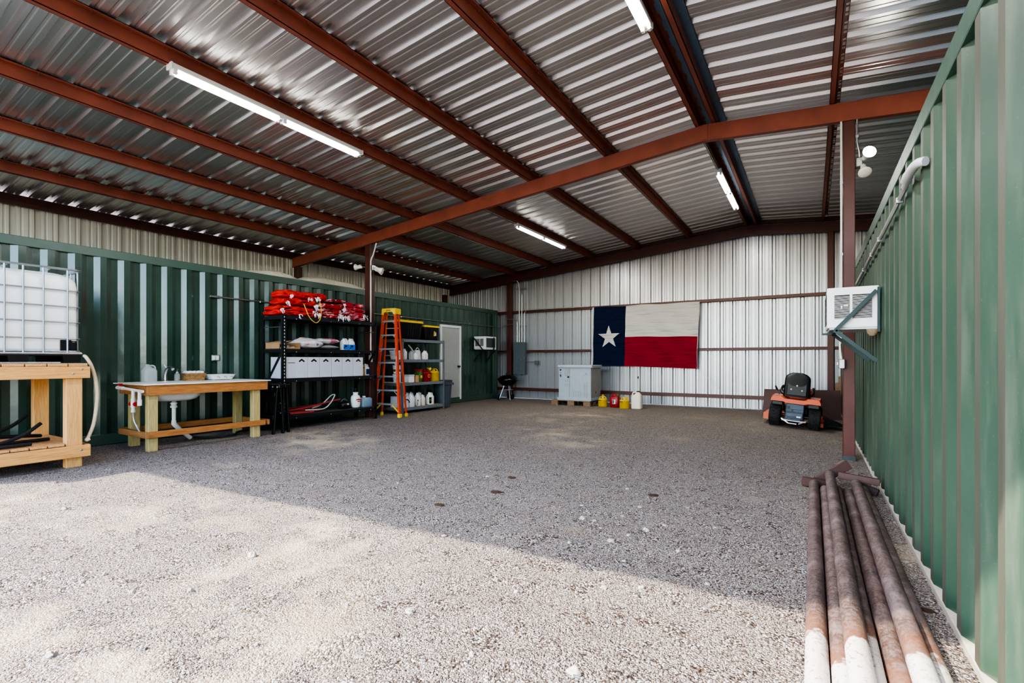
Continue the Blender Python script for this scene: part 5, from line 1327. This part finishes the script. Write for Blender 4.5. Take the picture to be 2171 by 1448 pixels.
for s in (-1, 1):
    w = MB(); w.tube(spline([(s*.2, .1, .6), (s*.26, .2, .66), (s*.25, .35, .74), (s*.24, .45, .72)], 5), .022, 8); mo('arm_rest', w, 'blackplastic')
# rear transaxle
w = MB(); w.box(-.15, .15, .05, .2, .14, .45, c=.015); w.box(-.145, .145, .03, .06, .3, .345, c=.006); w.box(-.14, .14, .02, .06, .2, .285, c=.01); w.box(-.12, .12, -.02, .06, .145, .18, c=.01); tr = mo('rear_plate', w, 'transaxle', None, False)
for a in ((-.13, -.085, .36, .39), (-.045, -.02, .305, .335), (.06, .075, .3, .315)):
    w = MB(); w.box(a[0], a[1], .018, .05, a[2], a[3]); mo('plate_slot', w, 'black', tr, False)
w = MB(); w.box(.04, .11, .014, .03, .20, .225, c=.003); mo('plate_logo', w, 'white', tr, False)
w = MB(); w.box(-.2, .2, .0, .05, .12, .15, c=.008); w.bar((-.2, .02, .16), (-.08, .0, .09), .04, .02); w.bar((.2, .02, .16), (.08, 0, .09), .04, .02); w.box(-.09, .06, -.04, .04, .075, .1, c=.006); mo('hitch_bar', w, 'steel', None, False)
w = MB(); w.tube([(-.32, .2, .205), (.32, .2, .205)], .03, 10); mo('axle', w, 'black')
# body, hood, steering wheel
w = MB(); w.box(-.2, .2, .45, 1.55, .22, .36, c=.02); mo('chassis', w, 'black', None, False)
w = MB(); w.loft([(.36, .25, .4, .08, 0, 1.25), (.55, .25, .4, .1, 0, 1.25), (.66, .22, .36, .12, 0, 1.23), (.70, .15, .28, .12, 0, 1.2)], nc=5); mo('hood', w, 'mower')
w = MB(); w.tube(arc(0, .78, .80, .16, 0, 2*PI, 24, 'xy')[:-1], .015, 8, closed=True); sw = mo('steering_wheel', w, 'black')
w = MB(); w.tube([(0, .95, .5), (0, .78, .80)], .02, 8); w.bar((-.16, .78, .8), (.16, .78, .8), .03, .012); mo('steering_column', w, 'black', sw)
w = MB(); w.tube([(-.30, .35, .57), (-.335, .28, .66)], .007, 8); lv = mo('height_lever', w, 'steel'); w = MB(); w.tube([(-.335, .28, .66), (-.365, .22, .735)], .014, 8); mo('lever_grip', w, 'black', lv)
# cutting deck and chute
w = MB(); w.loft([(.07, .5, .28, .18, 0, .78), (.09, .53, .31, .2, 0, .78), (.17, .52, .3, .2, 0, .78), (.195, .45, .25, .18, 0, .78)], nc=6); mo('cutting_deck', w, 'mower')
w = MB(); w.prism([(-.52, .08), (-.43, .08), (-.43, .22), (-.50, .22), (-.53, .19)], .25, .75, 'y'); mo('deck_side', w, 'mower', None, False)
w = MB(); w.add([(.44, .55, .2), (.44, 1.0, .2), (.74, .62, .1), (.74, .98, .1), (.44, .5, .06), (.44, 1.02, .06), (.79, .6, .07), (.79, 1.0, .07)], [(0,2,3,1),(4,5,7,6),(0,4,6,2),(1,3,7,5),(2,6,7,3),(0,1,5,4)]); mo('discharge_chute', w, 'blackplastic', None, False)
w = MB(); w.box(.39, .47, .25, .5, .05, .12, c=.01); mo('deck_bracket', w, 'mower', None, False)

# ------------------------------------------------------------------ rusty posts on the ground
pr = .0425
PIPES = [(.017, pr, 5.62, 'rusty steel pipe at far left of the ground stack', 0), (.106, pr, 5.42, 'rusty steel pipe second from left on the ground, under the upper left pipe', None),
         (.199, pr, 5.46, 'dark narrow-looking rusty pipe wedged at the bottom middle of stack', 2), (.288, pr, 5.40, 'grey worn steel pipe on the ground between the two upper pipes', None), (.411, pr, 5.60, 'rusty steel pipe at far right of the stack beside the container', 3),
         (.1525, .119, 5.78, 'rusty steel pipe lying on top at left of the stack', 1), (.3495, .107, 5.52, 'rusty steel pipe lying on top at right of the stack', 4)]
for i, (x, z, ye, lab, T) in enumerate(PIPES):
    z += .002
    t = thing('steel_pipe', lab, 'pipe', (x, 2.5, z-pr), group='rusty pipes stacked beside the right container')
    n = 40; w = MB(); pts = [(x, -.4+(ye+.4)*k/n, z) for k in range(n+1)]; w.tube(pts, pr, 20)
    o = obj('pipe_body', w, rust_pipe(i+1), t, smooth=True)
    if T is not None:
        rot = [-.12, .62, -.1, -.35, -.08][T]; L = [.11, .17, .08, .08, .16][T]; off = [.01, .03, .0, .03, .02][T]; thick = [.04, .045, .016, .04, .03][T]
        Mx = Matrix.Translation((x+off, ye+.02, z+(.015 if T == 1 else .045 if T == 4 else 0))) @ Matrix.Rotation(-rot, 4, 'Y') @ Matrix.Rotation([.1,.25,.1,-.3,-.1][T], 4, 'Z')
        w = MB(); w.box(-L, L, 0, .05, -thick, thick, c=.004, M=Mx); obj('end_bracket', w, M['brown'], t)
        if T == 1:
            Mq = Mx @ Matrix.Translation((L*.75, .05, .0)); w = MB(); w.box(-.035, .045, 0, .09, -.04, .04, c=.012, M=Mq); obj('square_stub', w, M['pallet'], t)

# ------------------------------------------------------------------ electrical things on posts and right container
def flood(label, x, y, z, s, heads):
    t = thing('flood_light', label, 'light', (x, y, z))
    bx('junction_box', 'steel', t, x-.035, x+.035, y-.05, y+.05, z-.055, z+.055, c=.008)
    for k, (d, lit) in enumerate(heads):
        d = Vector(d).normalized(); p = Vector((x+s*.035, y-.02, z+(.02 if k == 0 else -.03)))
        q = d.to_track_quat('Z', 'Y').to_matrix().to_4x4(); Mx = Matrix.Translation(p) @ q
        w = MB(); w.lathe([(.014, 0), (.016, .04), (.03, .05), (.034, .10), (.036, .115)], n=16, M=Mx); h = obj('lamp_socket', w, M['white'], t, smooth=True)
        w = MB(); w.lathe([(.03, .10), (.045, .14), (.068, .185), (.07, .2)], n=20, M=Mx, cap=False); obj('bulb_reflector', w, M['bulbdim'], h, smooth=True)
        w = MB(); w.lathe([(.07, .2), (.06, .208), (.03, .214), (.002, .216)], n=20, M=Mx); obj('bulb_face', w, M['bulb' if lit else 'bulbdim'], h, smooth=True)
    return t
flood('twin flood light with one bright bulb on the right steel post', .50, 7.42, 3.72, 1, (((.25, -.9, .12), True), ((.05, -.55, -.6), False)))
flood('twin flood light on the left steel post above the black rack', -8.18, 7.44, 3.28, 1, (((.5, .4, -.3), False), ((.3, .9, -.2), False)))
w = C.objects
t = thing('flood_lamp', 'single white flood bulb pointing left on the left steel post', 'light', (-8.45, 7.44, 3.32))
tb('lamp_arm', 'steel', t, [(-8.41, 7.44, 3.32), (-8.5, 7.42, 3.325)], .014, 8)
Mx = Matrix.Translation((-8.5, 7.42, 3.325)) @ Vector((-.9, -.25, .06)).to_track_quat('Z', 'Y').to_matrix().to_4x4()
w = MB(); w.lathe([(.02, 0), (.03, .02), (.034, .08), (.045, .12), (.068, .165), (.07, .18), (.05, .19), (.003, .195)], n=20, M=Mx); obj('bulb', w, M['bulbdim'], t, smooth=True)
pipe_thing('conduit', 'white conduit running down the left side of the right steel post', 'conduit', spline([(.315, 7.40, zp(.3)-.25), (.315, 7.39, 3.4), (.315, 7.39, 1.7), (.30, 7.38, 1.45), (.315, 7.36, 1.27)], 6), .011, 'white', [(.318, 7.4, 3.5), (.318, 7.4, 2.6), (.318, 7.4, 1.9)])
pipe_thing('conduit', 'short conduit dropping to the flood light on right post', 'conduit', spline([(.48, 7.4, zp(.45)-.25), (.48, 7.4, 4.0), (.50, 7.4, 3.86), (.505, 7.41, 3.79)], 5), .011, 'steel', [(.478, 7.4, 4.05)])
pipe_thing('conduit', 'white conduit running down the left steel post behind the racks', 'conduit', spline([(-8.06, 7.42, zp(-8.1)-.26), (-8.15, 7.42, 3.58), (-8.225, 7.42, 3.45), (-8.234, 7.42, 3.2), (-8.234, 7.42, 1.38)], 6), .014, 'white', [])
t = thing('outlet_box', 'grey switch box on the right steel post below the air conditioner', 'outlet', (.325, 7.36, 1.215))
bx('box_body', 'steel', t, .285, .352, 7.33, 7.41, 1.155, 1.275, c=.008); bx('switch_lever', 'steel', t, .262, .286, 7.35, 7.37, 1.2, 1.24, c=.004); lt('cover_screw', 'white', t, [(.014, 0), (.014, .004)], .325, 7.33, 1.22, 10, Matrix.Rotation(PI/2, 4, 'X'))
t = thing('outlet_box', 'small white outlet box on left post behind black rack end', 'outlet', (-8.2, 7.42, 1.29))
bx('box_body', 'greyplastic', t, -8.25, -8.17, 7.37, 7.42, 1.22, 1.37, c=.006)
# right container conduit with elbow
pts = [(XR-.03, 4.12, 2.425), (XR-.032, 5.2, 2.39), (XR-.032, 6.6, 2.36), (XR-.032, 8.6, 2.33)]
c = pipe_thing('conduit', 'galvanised conduit running along right container into the distance', 'conduit', pts, .017, 'steel', [(XR-.03, y, z) for y, z in ((4.42, 2.41), (5.6, 2.378), (6.3, 2.366), (7.2, 2.35))], csz=.022)
w = MB(); w.tube(spline([(XR-.003, 3.66, 2.42), (XR-.035, 3.72, 2.43), (XR-.045, 3.95, 2.435), (XR-.035, 4.15, 2.424)], 5), [.027]*10+[.03]*3+[.021]*3, 10); tag(obj('conduit_elbow', w, M['greyplastic'], smooth=True), 'pale grey conduit elbow entering the right container side', 'fitting')

# ------------------------------------------------------------------ loose stones and brown clumps
def stone(name, x, y, r, seed, mat, flat=.6):
    w = MB(); n, m = 18, 10
    def fn(u, v):
        a = 2*PI*u; b = PI*v-PI/2; d = Vector((math.cos(a)*math.cos(b), math.sin(a)*math.cos(b), math.sin(b)))
        k = r*(1+.6*mnoise.noise(d*1.3+Vector((seed, 0, 0)))+.4*mnoise.noise(d*3+Vector((0, seed, 0))))
        return (x+d.x*k, y+d.y*k*.8, hgt(x, y)+r*(.22 if flat > .3 else .03)+d.z*k*flat)
    w.grid(fn, n, m); return obj(name, w, M[mat], smooth=True)
ST = [(-1.706, 1.792, .024, 'grey white stone with a shadow, lying alone in the sunlit gravel centre'), (-.812, 1.79, .028, 'largest white stone near the bottom edge of the sunlit gravel'), (-3.061, 1.774, .03, 'grey angular stone in the sunlit gravel left of the centre'), (-2.746, .721, .022, 'white stone near bottom left corner of the gravel')]
for i, (x, y, r, lab) in enumerate(ST): tag(stone('loose_stone', x, y, r, i*3.7, 'concrete'), lab, 'stone')
SM = [(-3.53,1.163,.014),(-3.146,1.04,.014),(-3.152,1.158,.016),(-2.883,1.325,.016),(-5.377,1.498,.026),(-2.085,1.229,.012),(-2.475,.947,.016),(-2.033,1.672,.014),(-1.222,1.652,.013),(-4.722,2.027,.016),(-1.37,2.261,.016),(-.985,2.563,.018),(-.798,2.646,.017)]
for i, (x, y, r) in enumerate(SM): tag(stone('loose_stone', x, y, r, 40+i*2.3, 'concrete', .7), 'small pale loose stone on the sunlit gravel', 'stone', 'small stones in the sun')
SS = [(-2.244,2.70,.022),(-2.17,2.775,.02),(-1.185,3.218,.035),(-1.553,3.577,.034),(-1.451,3.573,.022),(-1.044,3.578,.03),(-1.537,4.63,.026),(-2.974,4.301,.026),(-1.3,3.8,.02),(-1.12,3.4,.018),(-.95,3.75,.022),(-1.35,3.45,.016),(-.75,3.3,.024),(-1.7,3.9,.02),(-1.25,4.1,.024),(-.9,4.3,.018),(-.62,3.9,.016),(-1.0,2.95,.016),(-1.42,3.05,.02),(-3.6,3.6,.02),(-4.3,4.6,.022),(-.5,2.9,.018)]
for i, (x, y, r) in enumerate(SS): tag(stone('loose_stone', x, y, r*.75, 90+i*1.9, 'concrete', .55), 'pale loose stone on the shaded gravel', 'stone', 'loose stones in the shade')
DG = [(-2.56,3.877,.07,'brown dried clump nearest the shade edge in the middle of gravel'), (-2.739,4.422,.06,'brown dried streak just behind the middle brown clump'), (-1.261,4.548,.06,'brown dried clump right of the middle on the shaded gravel'), (-2.75,3.251,.05,'faint brown clump close to the shadow edge left of centre'), (.50,3.184,.035,'brown dead leaf clump between the pipes and right container')]
for i, (x, y, r, lab) in enumerate(DG): tag(stone('dried_clump', x, y, r*.85, 200+i*5, 'dung', .16), lab, 'debris')
